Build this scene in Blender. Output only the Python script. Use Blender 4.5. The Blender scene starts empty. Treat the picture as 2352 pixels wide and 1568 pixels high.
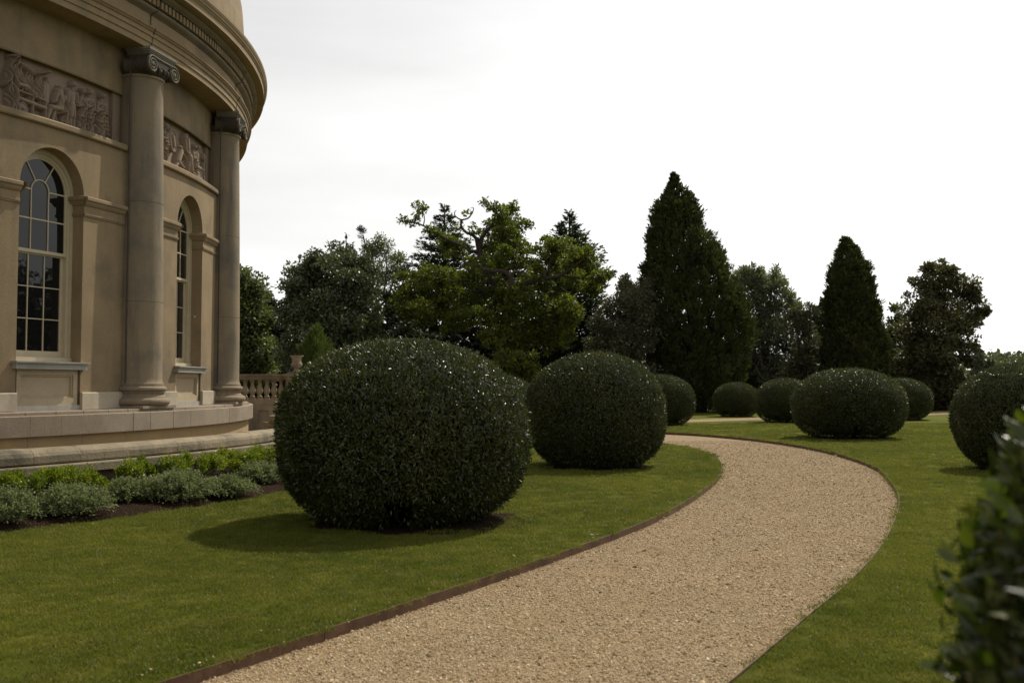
import bpy, math, random
import numpy as np
from mathutils import Vector, Matrix
R_ = math.radians
rng = np.random.default_rng(7)
random.seed(7)
scene = bpy.context.scene
COL = scene.collection

# ------------------------------------------------------------------ camera
EYE = 1.6
PITCH = R_(2.529)
cam_d = bpy.data.cameras.new('camera')
cam = bpy.data.objects.new('camera', cam_d)
COL.objects.link(cam)
cam.location = (0, 0, EYE)
cam.rotation_euler = (math.pi/2 + PITCH, 0, 0)
cam_d.sensor_width = 36.0
cam_d.lens = 35.0
cam_d.clip_start = 0.05
cam_d.clip_end = 3000
cam_d.dof.use_dof = True
cam_d.dof.focus_distance = 17.0
cam_d.dof.aperture_fstop = 2.8
scene.camera = cam

# ------------------------------------------------------------------ sky and sun
SUN_DIR = Vector((0.51, 0.70, 1.05)).normalized()      # towards the sun
SUN_EL = math.asin(SUN_DIR.z)
SUN_AZ = math.atan2(SUN_DIR.x, SUN_DIR.y)
world = bpy.data.worlds.new('World')
scene.world = world
world.use_nodes = True
wt = world.node_tree
wt.nodes.clear()
w_out = wt.nodes.new('ShaderNodeOutputWorld')
w_bg = wt.nodes.new('ShaderNodeBackground')
w_sky = wt.nodes.new('ShaderNodeTexSky')
w_sky.sky_type = 'NISHITA'
w_sky.sun_disc = False
w_sky.sun_elevation = SUN_EL
w_sky.sun_rotation = SUN_AZ
w_sky.air_density = 1.5
w_sky.dust_density = 0.4
w_sky.ozone_density = 1.0
w_hsv = wt.nodes.new('ShaderNodeHueSaturation')
w_hsv.inputs['Saturation'].default_value = 0.05
wt.links.new(w_sky.outputs['Color'], w_hsv.inputs['Color'])
w_tc = wt.nodes.new('ShaderNodeTexCoord')
w_map = wt.nodes.new('ShaderNodeMapping')
w_map.inputs['Scale'].default_value = (1.0, 1.0, 5.0)
w_map.inputs['Location'].default_value = (3.3, 1.7, 0.6)
w_no = wt.nodes.new('ShaderNodeTexNoise')
w_no.inputs['Scale'].default_value = 2.2
w_no.inputs['Detail'].default_value = 6.0
w_no.inputs['Roughness'].default_value = 0.5
wt.links.new(w_tc.outputs['Generated'], w_map.inputs['Vector'])
wt.links.new(w_map.outputs['Vector'], w_no.inputs['Vector'])
w_mr = wt.nodes.new('ShaderNodeMapRange')
w_mr.inputs['From Min'].default_value = 0.3
w_mr.inputs['From Max'].default_value = 0.7
w_mr.inputs['To Min'].default_value = 0.96
w_mr.inputs['To Max'].default_value = 1.18
wt.links.new(w_no.outputs['Fac'], w_mr.inputs['Value'])
w_mul = wt.nodes.new('ShaderNodeVectorMath')
w_mul.operation = 'SCALE'
wt.links.new(w_hsv.outputs['Color'], w_mul.inputs[0])
wt.links.new(w_mr.outputs['Result'], w_mul.inputs['Scale'])
w_warm = wt.nodes.new('ShaderNodeVectorMath'); w_warm.operation = 'MULTIPLY'; w_warm.inputs[1].default_value = (1.012, 1.0, .985)   # thin warm haze
wt.links.new(w_mul.outputs['Vector'], w_warm.inputs[0])
wt.links.new(w_warm.outputs['Vector'], w_bg.inputs['Color'])
w_bg.inputs['Strength'].default_value = 0.14
wt.links.new(w_bg.outputs['Background'], w_out.inputs['Surface'])

sun_d = bpy.data.lights.new('sun', 'SUN')
sun_d.energy = 5.0
sun_d.angle = R_(0.6)
sun_d.color = (1.0, 0.93, 0.80)
sun = bpy.data.objects.new('sun', sun_d)
COL.objects.link(sun)
sun.location = (20, 30, 40)
sun.rotation_euler = SUN_DIR.to_track_quat('Z', 'Y').to_euler()

scene.view_settings.view_transform = 'Standard'
scene.view_settings.look = 'None'
scene.view_settings.gamma = 1.0
scene.view_settings.use_curve_mapping = False
scene.view_settings.exposure = -0.15
scene.cycles.use_denoising = True
scene.cycles.max_bounces = 6
scene.cycles.transparent_max_bounces = 4
scene.cycles.sample_clamp_indirect = 4.0

# ------------------------------------------------------------------ photo geometry helpers (real positions worked out from sight lines)
F = 2287.0
SP, CP = math.sin(PITCH), math.cos(PITCH)
def ray(px, py):
    a = (px - 1176)/F; b = -(py - 784)/F
    return np.array([a, CP - b*SP, SP + b*CP])
def at(px, py, Y):
    d = ray(px, py); t = Y/d[1]
    return np.array([d[0]*t, Y, EYE + d[2]*t])
def gnd(px, py, Z=0.0):
    d = ray(px, py); t = (Z - EYE)/d[2]
    return np.array([d[0]*t, d[1]*t, Z])

# ------------------------------------------------------------------ object helpers
def tag(o, label=None, cat=None, group=None, kind=None):
    if label: o['label'] = label
    if cat: o['category'] = cat
    if group: o['group'] = group
    if kind: o['kind'] = kind
    return o
def empty(name, loc=(0, 0, 0), label=None, cat=None, group=None):
    o = bpy.data.objects.new(name, None)
    o.empty_display_size = 0.3
    o.location = loc
    COL.objects.link(o)
    return tag(o, label, cat, group)
def link_mesh(name, me, parent=None, mat=None):
    o = bpy.data.objects.new(name, me)
    COL.objects.link(o)
    if mat and not me.materials: me.materials.append(mat)
    if parent is not None:
        o.parent = parent
        p = parent; loc = Vector((0, 0, 0))
        while p is not None:
            loc += p.location; p = p.parent
        o.location = -loc              # meshes are written in world coordinates
    return o

class MB:
    def __init__(s): s.v = []; s.f = []; s.sm = []
    def add(s, vs, fs, smooth=False):
        b = len(s.v); s.v += [tuple(map(float, p)) for p in vs]
        s.f += [tuple(b+i for i in f) for f in fs]; s.sm += [smooth]*len(fs)
    def box(s, c, u, v, w):
        """box about c with half-axes u, v, w"""
        c, u, v, w = map(np.array, (c, u, v, w))
        vs = [c + i*u + j*v + k*w for k in (-1, 1) for j in (-1, 1) for i in (-1, 1)]
        s.add(vs, [(0, 2, 3, 1), (4, 5, 7, 6), (0, 1, 5, 4), (2, 6, 7, 3), (0, 4, 6, 2), (1, 3, 7, 5)])
    def tube(s, pts, radii, n=7, cap=True):
        pts = [np.array(p, float) for p in pts]
        rings = []; up = np.array([0.13, 0.27, 0.95])
        for i, p in enumerate(pts):
            d = pts[min(i+1, len(pts)-1)] - pts[max(i-1, 0)]
            d = d/(np.linalg.norm(d)+1e-9)
            a = np.cross(d, up); 
            if np.linalg.norm(a) < 1e-3: a = np.cross(d, (1, 0, 0))
            a /= np.linalg.norm(a); b = np.cross(d, a)
            r = radii[i] if hasattr(radii, '__len__') else radii
            rings.append([p + r*(math.cos(2*math.pi*k/n)*a + math.sin(2*math.pi*k/n)*b) for k in range(n)])
        vs = [q for rg in rings for q in rg]; fs = []
        for i in range(len(pts)-1):
            for k in range(n):
                k2 = (k+1) % n
                fs.append((i*n+k, i*n+k2, (i+1)*n+k2, (i+1)*n+k))
        if cap:
            fs.append(tuple(range(n-1, -1, -1))); fs.append(tuple((len(pts)-1)*n+k for k in range(n)))
        s.add(vs, fs, True)
    def lathe(s, c, prof, n=40, a0=0.0, a1=2*math.pi):
        """prof: (radius, z) list from bottom to top about vertical axis through c=(x,y)"""
        full = abs(a1-a0-2*math.pi) < 1e-6
        m = n if full else n+1
        vs = []; fs = []
        for r, z in prof:
            for k in range(m):
                a = a0 + (a1-a0)*k/n
                vs.append((c[0]+r*math.cos(a), c[1]+r*math.sin(a), z))
        for i in range(len(prof)-1):
            for k in range(n):
                k2 = (k+1) % m
                fs.append((i*m+k, i*m+k2, (i+1)*m+k2, (i+1)*m+k))
        s.add(vs, fs, True)
    def build(s, name, mat, parent=None, autosmooth=True):
        me = bpy.data.meshes.new(name)
        me.from_pydata(s.v, [], s.f)
        if any(s.sm): me.polygons.foreach_set('use_smooth', s.sm)
        me.update()
        if mat: me.materials.append(mat)
        if any(s.sm) and autosmooth:
            try: me.set_sharp_from_angle(angle=R_(38))
            except Exception: pass
        return link_mesh(name, me, parent)

def np_mesh(name, verts, faces_n, loops, mat=None, smooth=False):
    """fast mesh: verts (n,3), constant face size faces_n, loops flat int array"""
    me = bpy.data.meshes.new(name)
    nv = len(verts); nl = len(loops); nf = nl//faces_n
    me.vertices.add(nv); me.vertices.foreach_set('co', np.ascontiguousarray(verts, dtype=np.float32).ravel())
    me.loops.add(nl); me.loops.foreach_set('vertex_index', np.ascontiguousarray(loops, dtype=np.int32))
    me.polygons.add(nf)
    me.polygons.foreach_set('loop_start', np.arange(0, nl, faces_n, dtype=np.int32))
    me.polygons.foreach_set('loop_total', np.full(nf, faces_n, dtype=np.int32))
    if smooth: me.polygons.foreach_set('use_smooth', np.ones(nf, dtype=bool))
    me.update(calc_edges=True)
    if mat: me.materials.append(mat)
    return me

def unit(v): return v/(np.linalg.norm(v, axis=-1, keepdims=True)+1e-9)
def leaf_arrays(P, T, N, L, W, fold=False):
    """rhombic leaves: base P, direction T, normal N, length L, width W (arrays)"""
    n = len(P)
    L = np.broadcast_to(np.asarray(L, float), (n,))[:, None]; W = np.broadcast_to(np.asarray(W, float), (n,))[:, None]
    T = unit(T); B = unit(np.cross(T, N)); N = np.cross(B, T)
    if not fold:
        V = np.stack([P, P + T*L*.48 + B*W*.5, P + T*L, P + T*L*.48 - B*W*.5], 1).reshape(-1, 3)
        return V, 4, np.arange(4*n)
    V = np.stack([P, P + T*L*.45 + B*W*.5 + N*W*.18, P + T*L - N*L*.10, P + T*L*.45 - B*W*.5 + N*W*.18, P + T*L*.5], 1).reshape(-1, 3)
    b = (np.arange(n)*5)[:, None]
    tri = np.array([[0, 1, 4, 1, 2, 4, 2, 3, 4, 3, 0, 4]])
    return V, 3, (b + tri).ravel()

# ------------------------------------------------------------------ materials
def new_mat(name):
    m = bpy.data.materials.new(name); m.use_nodes = True
    nt = m.node_tree; nt.nodes.clear()
    out = nt.nodes.new('ShaderNodeOutputMaterial')
    return m, nt, out
def nd(nt, typ, **kw):
    n = nt.nodes.new(typ)
    for k, v in kw.items():
        if k in n.inputs: n.inputs[k].default_value = v
        else: setattr(n, k, v)
    return n
def ramp(nt, stops):
    r = nt.nodes.new('ShaderNodeValToRGB')
    e = r.color_ramp.elements
    while len(e) < len(stops): e.new(0.5)
    for el, (p, c) in zip(e, stops):
        el.position = p; el.color = (*c, 1) if len(c) == 3 else c
    return r
def noise(nt, vec, scale, detail=5, rough=0.55):
    n = nd(nt, 'ShaderNodeTexNoise', Scale=scale, Detail=detail, Roughness=rough)
    nt.links.new(vec, n.inputs['Vector']); return n.outputs['Fac']
def mixc(nt, fac, a, b, blend='MIX'):
    m = nt.nodes.new('ShaderNodeMix'); m.data_type = 'RGBA'; m.blend_type = blend
    for sock, val in ((m.inputs[0], fac), (m.inputs[6], a), (m.inputs[7], b)):
        if hasattr(val, 'is_output'): nt.links.new(val, sock)
        elif isinstance(val, (int, float)): sock.default_value = val
        else: sock.default_value = (*val, 1)
    return m.outputs[2]
def maprange(nt, v, a, b, c=0.0, d=1.0):
    m = nd(nt, 'ShaderNodeMapRange'); nt.links.new(v, m.inputs['Value'])
    m.inputs['From Min'].default_value = a; m.inputs['From Max'].default_value = b
    m.inputs['To Min'].default_value = c; m.inputs['To Max'].default_value = d
    return m.outputs['Result']
def pos(nt, scale=(1, 1, 1)):
    g = nd(nt, 'ShaderNodeNewGeometry')
    if scale == (1, 1, 1): return g.outputs['Position']
    m = nd(nt, 'ShaderNodeMapping'); m.inputs['Scale'].default_value = scale
    nt.links.new(g.outputs['Position'], m.inputs['Vector']); return m.outputs['Vector']

def stone(name, c1, c2, stain, stain_amt=0.5, rough=0.85, bump=0.25, bscale=60, speck=0.0, streak=0.5, scale=1.0):
    m, nt, out = new_mat(name)
    p = pos(nt); ps = pos(nt, (5, 5, 0.55))
    base = mixc(nt, maprange(nt, noise(nt, p, 1.3*scale, 6), 0.35, 0.65), c1, c2)
    fine = mixc(nt, maprange(nt, noise(nt, p, 45*scale, 4, .7), 0.3, 0.7), (.86, .86, .86), (1.1, 1.1, 1.1))
    base = mixc(nt, 1.0, base, fine, 'MULTIPLY')
    st = maprange(nt, noise(nt, p, 0.9*scale, 7, .62), 0.50, 0.72, 0, stain_amt)
    base = mixc(nt, st, base, stain)
    sk = maprange(nt, noise(nt, ps, 1.2*scale, 5, .6), 0.52, 0.75, 0, streak*stain_amt)
    base = mixc(nt, sk, base, stain)
    if speck:
        sp = maprange(nt, noise(nt, p, 160, 2, .8), 0.52, 0.66, 0, speck)
        base = mixc(nt, sp, base, tuple(min(1, x*2.0+.1) for x in c1))
        sp2 = maprange(nt, noise(nt, p, 120, 2, .8), 0.36, 0.44, speck, 0)
        base = mixc(nt, sp2, base, tuple(x*.35 for x in c1))
    b = nd(nt, 'ShaderNodeBsdfPrincipled', Roughness=rough)
    b.inputs['Specular IOR Level'].default_value = 0.25
    nt.links.new(base, b.inputs['Base Color'])
    bp = nd(nt, 'ShaderNodeBump', Strength=bump, Distance=0.02)
    h = noise(nt, p, bscale, 6, .65); nt.links.new(h, bp.inputs['Height'])
    nt.links.new(bp.outputs['Normal'], b.inputs['Normal'])
    nt.links.new(b.outputs['BSDF'], out.inputs['Surface'])
    return m

def foliage(name, cols, rough=0.45, spec=0.4, trans=0.25, tcol=None, nscale=0.6, namt=0.45, per_object=False):
    """cols: three colours; random per leaf plus soft patches through the crown"""
    m, nt, out = new_mat(name)
    g = nd(nt, 'ShaderNodeNewGeometry')
    r = ramp(nt, [(0.0, cols[0]), (0.55, cols[1]), (1.0, cols[2])])
    n = noise(nt, g.outputs['Position'], nscale, 3)
    mx = nd(nt, 'ShaderNodeMath', operation='MULTIPLY_ADD')
    nt.links.new(nd(nt, 'ShaderNodeObjectInfo').outputs['Random'] if per_object else g.outputs['Random Per Island'], mx.inputs[0]); mx.inputs[1].default_value = 1-namt
    k = maprange(nt, n, 0.3, 0.7, 0, namt); nt.links.new(k, mx.inputs[2])
    nt.links.new(mx.outputs[0], r.inputs['Fac'])
    b = nd(nt, 'ShaderNodeBsdfPrincipled', Roughness=rough)
    b.inputs['Specular IOR Level'].default_value = spec
    nt.links.new(r.outputs['Color'], b.inputs['Base Color'])
    if trans > 0:
        t = nd(nt, 'ShaderNodeBsdfTranslucent')
        tc = mixc(nt, 1.0, r.outputs['Color'], tcol or (1.5, 1.7, .7), 'MULTIPLY')
        nt.links.new(tc, t.inputs['Color'])
        ms = nd(nt, 'ShaderNodeMixShader', Fac=trans)
        nt.links.new(b.outputs['BSDF'], ms.inputs[1]); nt.links.new(t.outputs['BSDF'], ms.inputs[2])
        nt.links.new(ms.outputs['Shader'], out.inputs['Surface'])
    else:
        nt.links.new(b.outputs['BSDF'], out.inputs['Surface'])
    return m
def plain(name, c, rough=0.6, spec=0.3, var=0.25, scale=8.0, metal=0.0, bump=0.0):
    m, nt, out = new_mat(name)
    p = pos(nt)
    base = mixc(nt, maprange(nt, noise(nt, p, scale, 5), .3, .7), tuple(x*(1-var) for x in c), tuple(x*(1+var) for x in c))
    b = nd(nt, 'ShaderNodeBsdfPrincipled', Roughness=rough, Metallic=metal)
    b.inputs['Specular IOR Level'].default_value = spec
    nt.links.new(base, b.inputs['Base Color'])
    if bump:
        bp = nd(nt, 'ShaderNodeBump', Strength=bump, Distance=0.02)
        nt.links.new(noise(nt, p, scale*4, 5), bp.inputs['Height']); nt.links.new(bp.outputs['Normal'], b.inputs['Normal'])
    nt.links.new(b.outputs['BSDF'], out.inputs['Surface'])
    return m

M = {}
M['stucco'] = stone('stucco', (.275, .202, .115), (.225, .166, .096), (.125, .10, .068), .85, bump=.22, bscale=35)
M['column'] = stone('column_stone', (.245, .19, .122), (.205, .165, .115), (.105, .096, .083), .95, bump=.3, bscale=40, streak=.9)
M['entab'] = stone('entablature_stone', (.27, .20, .115), (.23, .17, .095), (.13, .10, .065), .7, bump=.2, bscale=40)
M['dark_mould'] = stone('weathered_moulding', (.21, .175, .125), (.17, .14, .10), (.09, .08, .065), .7, bump=.3)
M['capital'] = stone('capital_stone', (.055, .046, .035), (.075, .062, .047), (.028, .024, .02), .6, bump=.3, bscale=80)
M['abacus'] = stone('abacus_stone', (.20, .175, .135), (.165, .145, .11), (.06, .053, .045), .7, bump=.2)
M['relief'] = stone('relief_stone', (.265, .20, .145), (.23, .175, .13), (.12, .095, .075), .6, bump=.2, bscale=70)
M['base_white'] = stone('pale_base_course', (.44, .38, .285), (.37, .32, .24), (.21, .175, .13), .8, bump=.2)
M['sill'] = stone('sill_stone', (.36, .34, .29), (.30, .285, .25), (.17, .16, .145), .6, bump=.2)
M['apron'] = stone('apron_stone', (.42, .345, .235), (.37, .30, .20), (.24, .195, .13), .5, bump=.15)
M['granite'] = stone('granite', (.26, .212, .152), (.21, .17, .122), (.15, .10, .06), .85, bump=.2, bscale=120, speck=.5)
M['yellow'] = stone('yellow_plinth', (.40, .28, .13), (.34, .24, .12), (.24, .20, .14), .6, bump=.2)
M['coping'] = stone('coping_stone', (.29, .235, .15), (.20, .165, .11), (.075, .066, .048), 1.0, bump=.7, scale=1.6, bscale=30)
M['rubble'] = stone('coursed_stone', (.16, .12, .08), (.125, .095, .065), (.07, .06, .045), .6, bump=.5, bscale=30)
M['balus'] = stone('balustrade_stone', (.34, .28, .205), (.28, .23, .17), (.12, .10, .08), .9, bump=.4, bscale=30)
M['paint'] = plain('window_paint', (.45, .385, .26), .5, .4, .06, 6)
M['cable'] = plain('cable', (.06, .05, .04), .6)
M['bark'] = stone('bark', (.048, .037, .027), (.036, .028, .021), (.02, .017, .013), .6, bump=.8, bscale=12)
M['stem'] = plain('shrub_stem', (.06, .045, .03), .8)
M['steel'] = plain('rusty_steel', (.105, .058, .033), .75, .3, .35, 5, bump=.2)
def glass():
    m, nt, out = new_mat('window_glass')
    b = nd(nt, 'ShaderNodeBsdfPrincipled', Roughness=0.02, IOR=1.42)
    b.inputs['Base Color'].default_value = (.008, .008, .008, 1)
    bp = nd(nt, 'ShaderNodeBump', Strength=.05, Distance=.02)
    nt.links.new(noise(nt, pos(nt), 2.5, 2), bp.inputs['Height']); nt.links.new(bp.outputs['Normal'], b.inputs['Normal'])
    nt.links.new(b.outputs['BSDF'], out.inputs['Surface']); return m
M['glass'] = glass()
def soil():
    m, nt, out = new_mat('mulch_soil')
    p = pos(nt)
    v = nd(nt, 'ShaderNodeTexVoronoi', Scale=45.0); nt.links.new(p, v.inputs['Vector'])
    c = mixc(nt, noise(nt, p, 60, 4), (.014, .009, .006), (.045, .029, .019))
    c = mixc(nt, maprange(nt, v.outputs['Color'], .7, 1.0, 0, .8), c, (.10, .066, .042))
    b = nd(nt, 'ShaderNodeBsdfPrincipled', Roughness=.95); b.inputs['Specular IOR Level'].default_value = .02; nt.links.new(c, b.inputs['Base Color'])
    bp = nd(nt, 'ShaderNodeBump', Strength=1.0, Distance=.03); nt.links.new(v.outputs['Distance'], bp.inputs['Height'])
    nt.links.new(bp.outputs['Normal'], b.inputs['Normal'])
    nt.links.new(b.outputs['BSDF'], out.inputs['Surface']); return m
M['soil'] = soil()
GRASS = ((.064, .080, .009), (.103, .114, .013), (.170, .156, .030))
def lawn_color(nt, p):
    a = maprange(nt, noise(nt, p, .35, 4), .35, .65)
    c = mixc(nt, a, GRASS[0], GRASS[1])
    c = mixc(nt, maprange(nt, noise(nt, p, 2.3, 6, .7), .45, .70, 0, .6), c, GRASS[2])
    return c
def lawn():
    m, nt, out = new_mat('lawn_turf')
    p = pos(nt); c = lawn_color(nt, p)
    f = maprange(nt, noise(nt, p, 70, 5, .75), .3, .7, .65, 1.3)
    cc = nd(nt, 'ShaderNodeVectorMath', operation='SCALE'); nt.links.new(c, cc.inputs[0]); nt.links.new(f, cc.inputs['Scale'])
    b = nd(nt, 'ShaderNodeBsdfPrincipled', Roughness=.8); b.inputs['Specular IOR Level'].default_value = .03
    nt.links.new(cc.outputs[0], b.inputs['Base Color'])
    bp = nd(nt, 'ShaderNodeBump', Strength=.8, Distance=.03); nt.links.new(noise(nt, p, 90, 4, .8), bp.inputs['Height'])
    nt.links.new(bp.outputs['Normal'], b.inputs['Normal'])
    nt.links.new(b.outputs['BSDF'], out.inputs['Surface']); return m
M['lawn'] = lawn()
def blade():
    m, nt, out = new_mat('grass_blade')
    p = pos(nt); c = lawn_color(nt, p)
    g = nd(nt, 'ShaderNodeNewGeometry')
    f = maprange(nt, g.outputs['Random Per Island'], 0, 1, 1.1, 1.9)
    cc = nd(nt, 'ShaderNodeVectorMath', operation='SCALE'); nt.links.new(c, cc.inputs[0]); nt.links.new(f, cc.inputs['Scale'])
    b = nd(nt, 'ShaderNodeBsdfPrincipled', Roughness=.5); b.inputs['Specular IOR Level'].default_value = .3
    nt.links.new(cc.outputs[0], b.inputs['Base Color'])
    t = nd(nt, 'ShaderNodeBsdfTranslucent'); nt.links.new(cc.outputs[0], t.inputs['Color'])
    ms = nd(nt, 'ShaderNodeMixShader', Fac=.45)
    nt.links.new(b.outputs['BSDF'], ms.inputs[1]); nt.links.new(t.outputs['BSDF'], ms.inputs[2])
    nt.links.new(ms.outputs['Shader'], out.inputs['Surface']); return m
M['blade'] = blade()
PEB = [(0.0, (.175, .114, .055)), (.22, (.335, .235, .122)), (.6, (.455, .335, .185)), (.88, (.55, .425, .26)), (1.0, (.67, .57, .43))]
def gravel_sheet():
    m, nt, out = new_mat('gravel_sheet')
    p = pos(nt)
    v = nd(nt, 'ShaderNodeTexVoronoi', Scale=75.0); nt.links.new(p, v.inputs['Vector'])
    r = ramp(nt, PEB)
    sx = nd(nt, 'ShaderNodeSeparateColor'); nt.links.new(v.outputs['Color'], sx.inputs[0]); nt.links.new(sx.outputs[0], r.inputs['Fac'])
    d = maprange(nt, v.outputs['Distance'], 0, .6, 1.05, .5)
    cc = nd(nt, 'ShaderNodeVectorMath', operation='SCALE'); nt.links.new(r.outputs['Color'], cc.inputs[0]); nt.links.new(d, cc.inputs['Scale'])
    c = mixc(nt, maprange(nt, noise(nt, p, 1.3, 5, .65), .42, .68, 0, .65), cc.outputs[0], (.30, .20, .105))
    b = nd(nt, 'ShaderNodeBsdfPrincipled', Roughness=.9); b.inputs['Specular IOR Level'].default_value = .2
    nt.links.new(c, b.inputs['Base Color'])
    bp = nd(nt, 'ShaderNodeBump', Strength=1.0, Distance=.012, invert=True); nt.links.new(v.outputs['Distance'], bp.inputs['Height'])
    nt.links.new(bp.outputs['Normal'], b.inputs['Normal'])
    nt.links.new(b.outputs['BSDF'], out.inputs['Surface']); return m
M['gravel'] = gravel_sheet()
def pebble():
    m, nt, out = new_mat('pebble')
    oi = nd(nt, 'ShaderNodeObjectInfo'); r = ramp(nt, PEB); nt.links.new(oi.outputs['Random'], r.inputs['Fac'])
    c = mixc(nt, maprange(nt, noise(nt, pos(nt), 1.1, 5, .6), .45, .7, 0, .45), r.outputs['Color'], (.32, .215, .115))
    b = nd(nt, 'ShaderNodeBsdfPrincipled', Roughness=.75); b.inputs['Specular IOR Level'].default_value = .3
    nt.links.new(c, b.inputs['Base Color']); nt.links.new(b.outputs['BSDF'], out.inputs['Surface']); return m
M['pebble'] = pebble()

M['laurel'] = foliage('laurel_leaf', [(.015, .021, .004), (.034, .046, .008), (.11, .098, .028)], rough=.34, spec=.52, trans=.22, nscale=1.5, namt=.35)
M['laurel_far'] = foliage('laurel_leaf_far', [(.016, .022, .004), (.036, .048, .008), (.11, .098, .028)], rough=.36, spec=.50, trans=.22, nscale=1.2, namt=.35)
M['near_leaf'] = foliage('near_laurel_leaf', [(.020, .030, .005), (.048, .066, .010), (.12, .13, .025)], rough=.30, spec=.5, trans=.3, nscale=4, namt=.2, per_object=True)
M['core'] = plain('bush_inner_shade', (.008, .010, .005), .9, .1, .4, 6)  # near-black colour stands in for the self-shadow deep inside a bush
M['box_yellow'] = foliage('yellow_shrub_leaf', [(.060, .088, .009), (.13, .158, .016), (.27, .26, .04)], rough=.4, spec=.4, trans=.45, nscale=2)
M['mint'] = foliage('grey_herb_leaf', [(.10, .118, .052), (.165, .185, .082), (.27, .275, .15)], rough=.7, spec=.15, trans=.32, tcol=(1.1, 1.3, .8), nscale=3)
M['oak'] = foliage('oak_leaf', [(.040, .053, .008), (.078, .090, .013), (.165, .156, .032)], rough=.5, spec=.35, trans=.48, nscale=.35)
M['holm'] = foliage('holm_oak_leaf', [(.040, .048, .024), (.068, .080, .038), (.13, .14, .075)], rough=.45, spec=.45, trans=.22, nscale=.4)
M['holm_warm'] = foliage('warm_holm_leaf', [(.036, .036, .016), (.072, .066, .028), (.17, .15, .07)], rough=.45, spec=.45, trans=.28, nscale=.4)
M['broad'] = foliage('broad_leaf', [(.052, .066, .026), (.09, .105, .042), (.15, .16, .07)], rough=.5, spec=.4, trans=.32, nscale=.4)
M['dark'] = foliage('dark_leaf', [(.016, .019, .009), (.026, .032, .013), (.05, .056, .022)], rough=.5, spec=.35, trans=.15, nscale=.4)
M['cypress'] = foliage('cypress_spray', [(.022, .027, .010), (.038, .047, .014), (.08, .085, .025)], rough=.6, spec=.3, trans=.25, nscale=.35)
M['cedar'] = foliage('cedar_needles', [(.022, .030, .020), (.040, .052, .034), (.075, .09, .06)], rough=.6, spec=.3, trans=.28, nscale=.4)
M['willow'] = foliage('silver_leaf', [(.065, .072, .045), (.11, .12, .075), (.21, .21, .15)], rough=.5, spec=.45, trans=.32, nscale=.4)
M['olive'] = foliage('olive_leaf', [(.042, .042, .023), (.072, .070, .038), (.14, .13, .085)], rough=.5, spec=.45, trans=.25, nscale=.4)
M['juniper'] = foliage('juniper_spray', [(.035, .055, .016), (.06, .085, .022), (.10, .125, .04)], rough=.6, spec=.2, trans=.25, nscale=1)
M['fall'] = plain('dry_leaf', (.25, .15, .07), .7)

# ================================================================== GROUND
def catmull(pts, n=10):
    pts = [np.array(p, float) for p in pts]; out = []
    for i in range(len(pts)-1):
        p0 = pts[max(i-1, 0)]; p1 = pts[i]; p2 = pts[i+1]; p3 = pts[min(i+2, len(pts)-1)]
        for k in range(n):
            t = k/n
            out.append(.5*((2*p1) + (p2-p0)*t + (2*p0-5*p1+4*p2-p3)*t*t + (3*p1-p0-3*p2+p3)*t**3))
    out.append(pts[-1]); return np.array(out)
PL = catmull([(-4.1, 1.2), (-3.2, 3.0), (-2.55, 4.25), (-1.89, 5.44), (-1.32, 6.42), (-.59, 7.71), (.52, 9.72), (1.70, 12.09), (2.72, 14.74),
              (3.61, 17.53), (4.25, 20.3), (4.62, 23.0), (4.62, 25.3), (4.20, 27.2), (3.2, 28.5), (1.2, 29.4), (-2.5, 30.0), (-8, 30.4), (-14, 30.6)])
PR = catmull([(-1.6, 1.0), (-.6, 2.6), (.35, 4.1), (1.18, 5.44), (2.02, 6.92), (2.92, 8.50), (4.01, 10.70), (5.38, 13.91), (6.42, 17.0),
              (7.25, 20.2), (7.70, 24.4), (7.45, 28.6), (6.5, 32.0), (5.2, 34.0), (3.0, 35.4), (-.5, 36.2), (-6, 36.6), (-14, 36.8)])
PZ = -0.065
def sheet(name, pts, z, mat, kind='structure'):
    mb = MB(); mb.add([(p[0], p[1], z) for p in pts], [tuple(range(len(pts)))])
    o = mb.build(name, mat); o['kind'] = kind; return o
def strip(name, A, B, z, mat):
    n = min(len(A), len(B))
    ia = np.linspace(0, len(A)-1, n).astype(int); ib = np.linspace(0, len(B)-1, n).astype(int)
    mb = MB(); mb.add([(A[i][0], A[i][1], z) for i in ia] + [(B[i][0], B[i][1], z) for i in ib],
                      [(k, k+1, n+k+1, n+k) if False else (n+k, n+k+1, k+1, k) for k in range(n-1)])
    o = mb.build(name, mat); o['kind'] = 'structure'; return o
g = sheet('ground', [(-900, -60), (900, -60), (900, 1500), (-900, 1500)], -0.12, M['lawn'])
strip('path', PL, PR, PZ, M['gravel'])
# raised lawns on both sides of the path
left_pts = [tuple(p) for p in PL] + [(-60, 30.7), (-60, -20), (-5, -20)]
sheet('lawn', left_pts, 0.0, M['lawn'])
right_pts = [tuple(p) for p in PR][::-1] + [(-2, -20), (120, -20), (120, 140), (-90, 140), (-90, 36.9)]
sheet('lawn', right_pts, 0.0, M['lawn'])
# the cross path beyond the bushes
cA = catmull([(-6, 37.2), (2, 40.0), (7.9, 43.6), (11.6, 46.3), (22.1, 53.4), (25.2, 57.0), (31, 66)], 8)
cB = catmull([(-6, 40.3), (1, 43.2), (8.3, 46.9), (12.0, 49.4), (21.4, 56.3), (26.0, 61.0), (29, 68)], 8)
strip('path', cA, cB, 0.006, M['gravel'])

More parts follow.
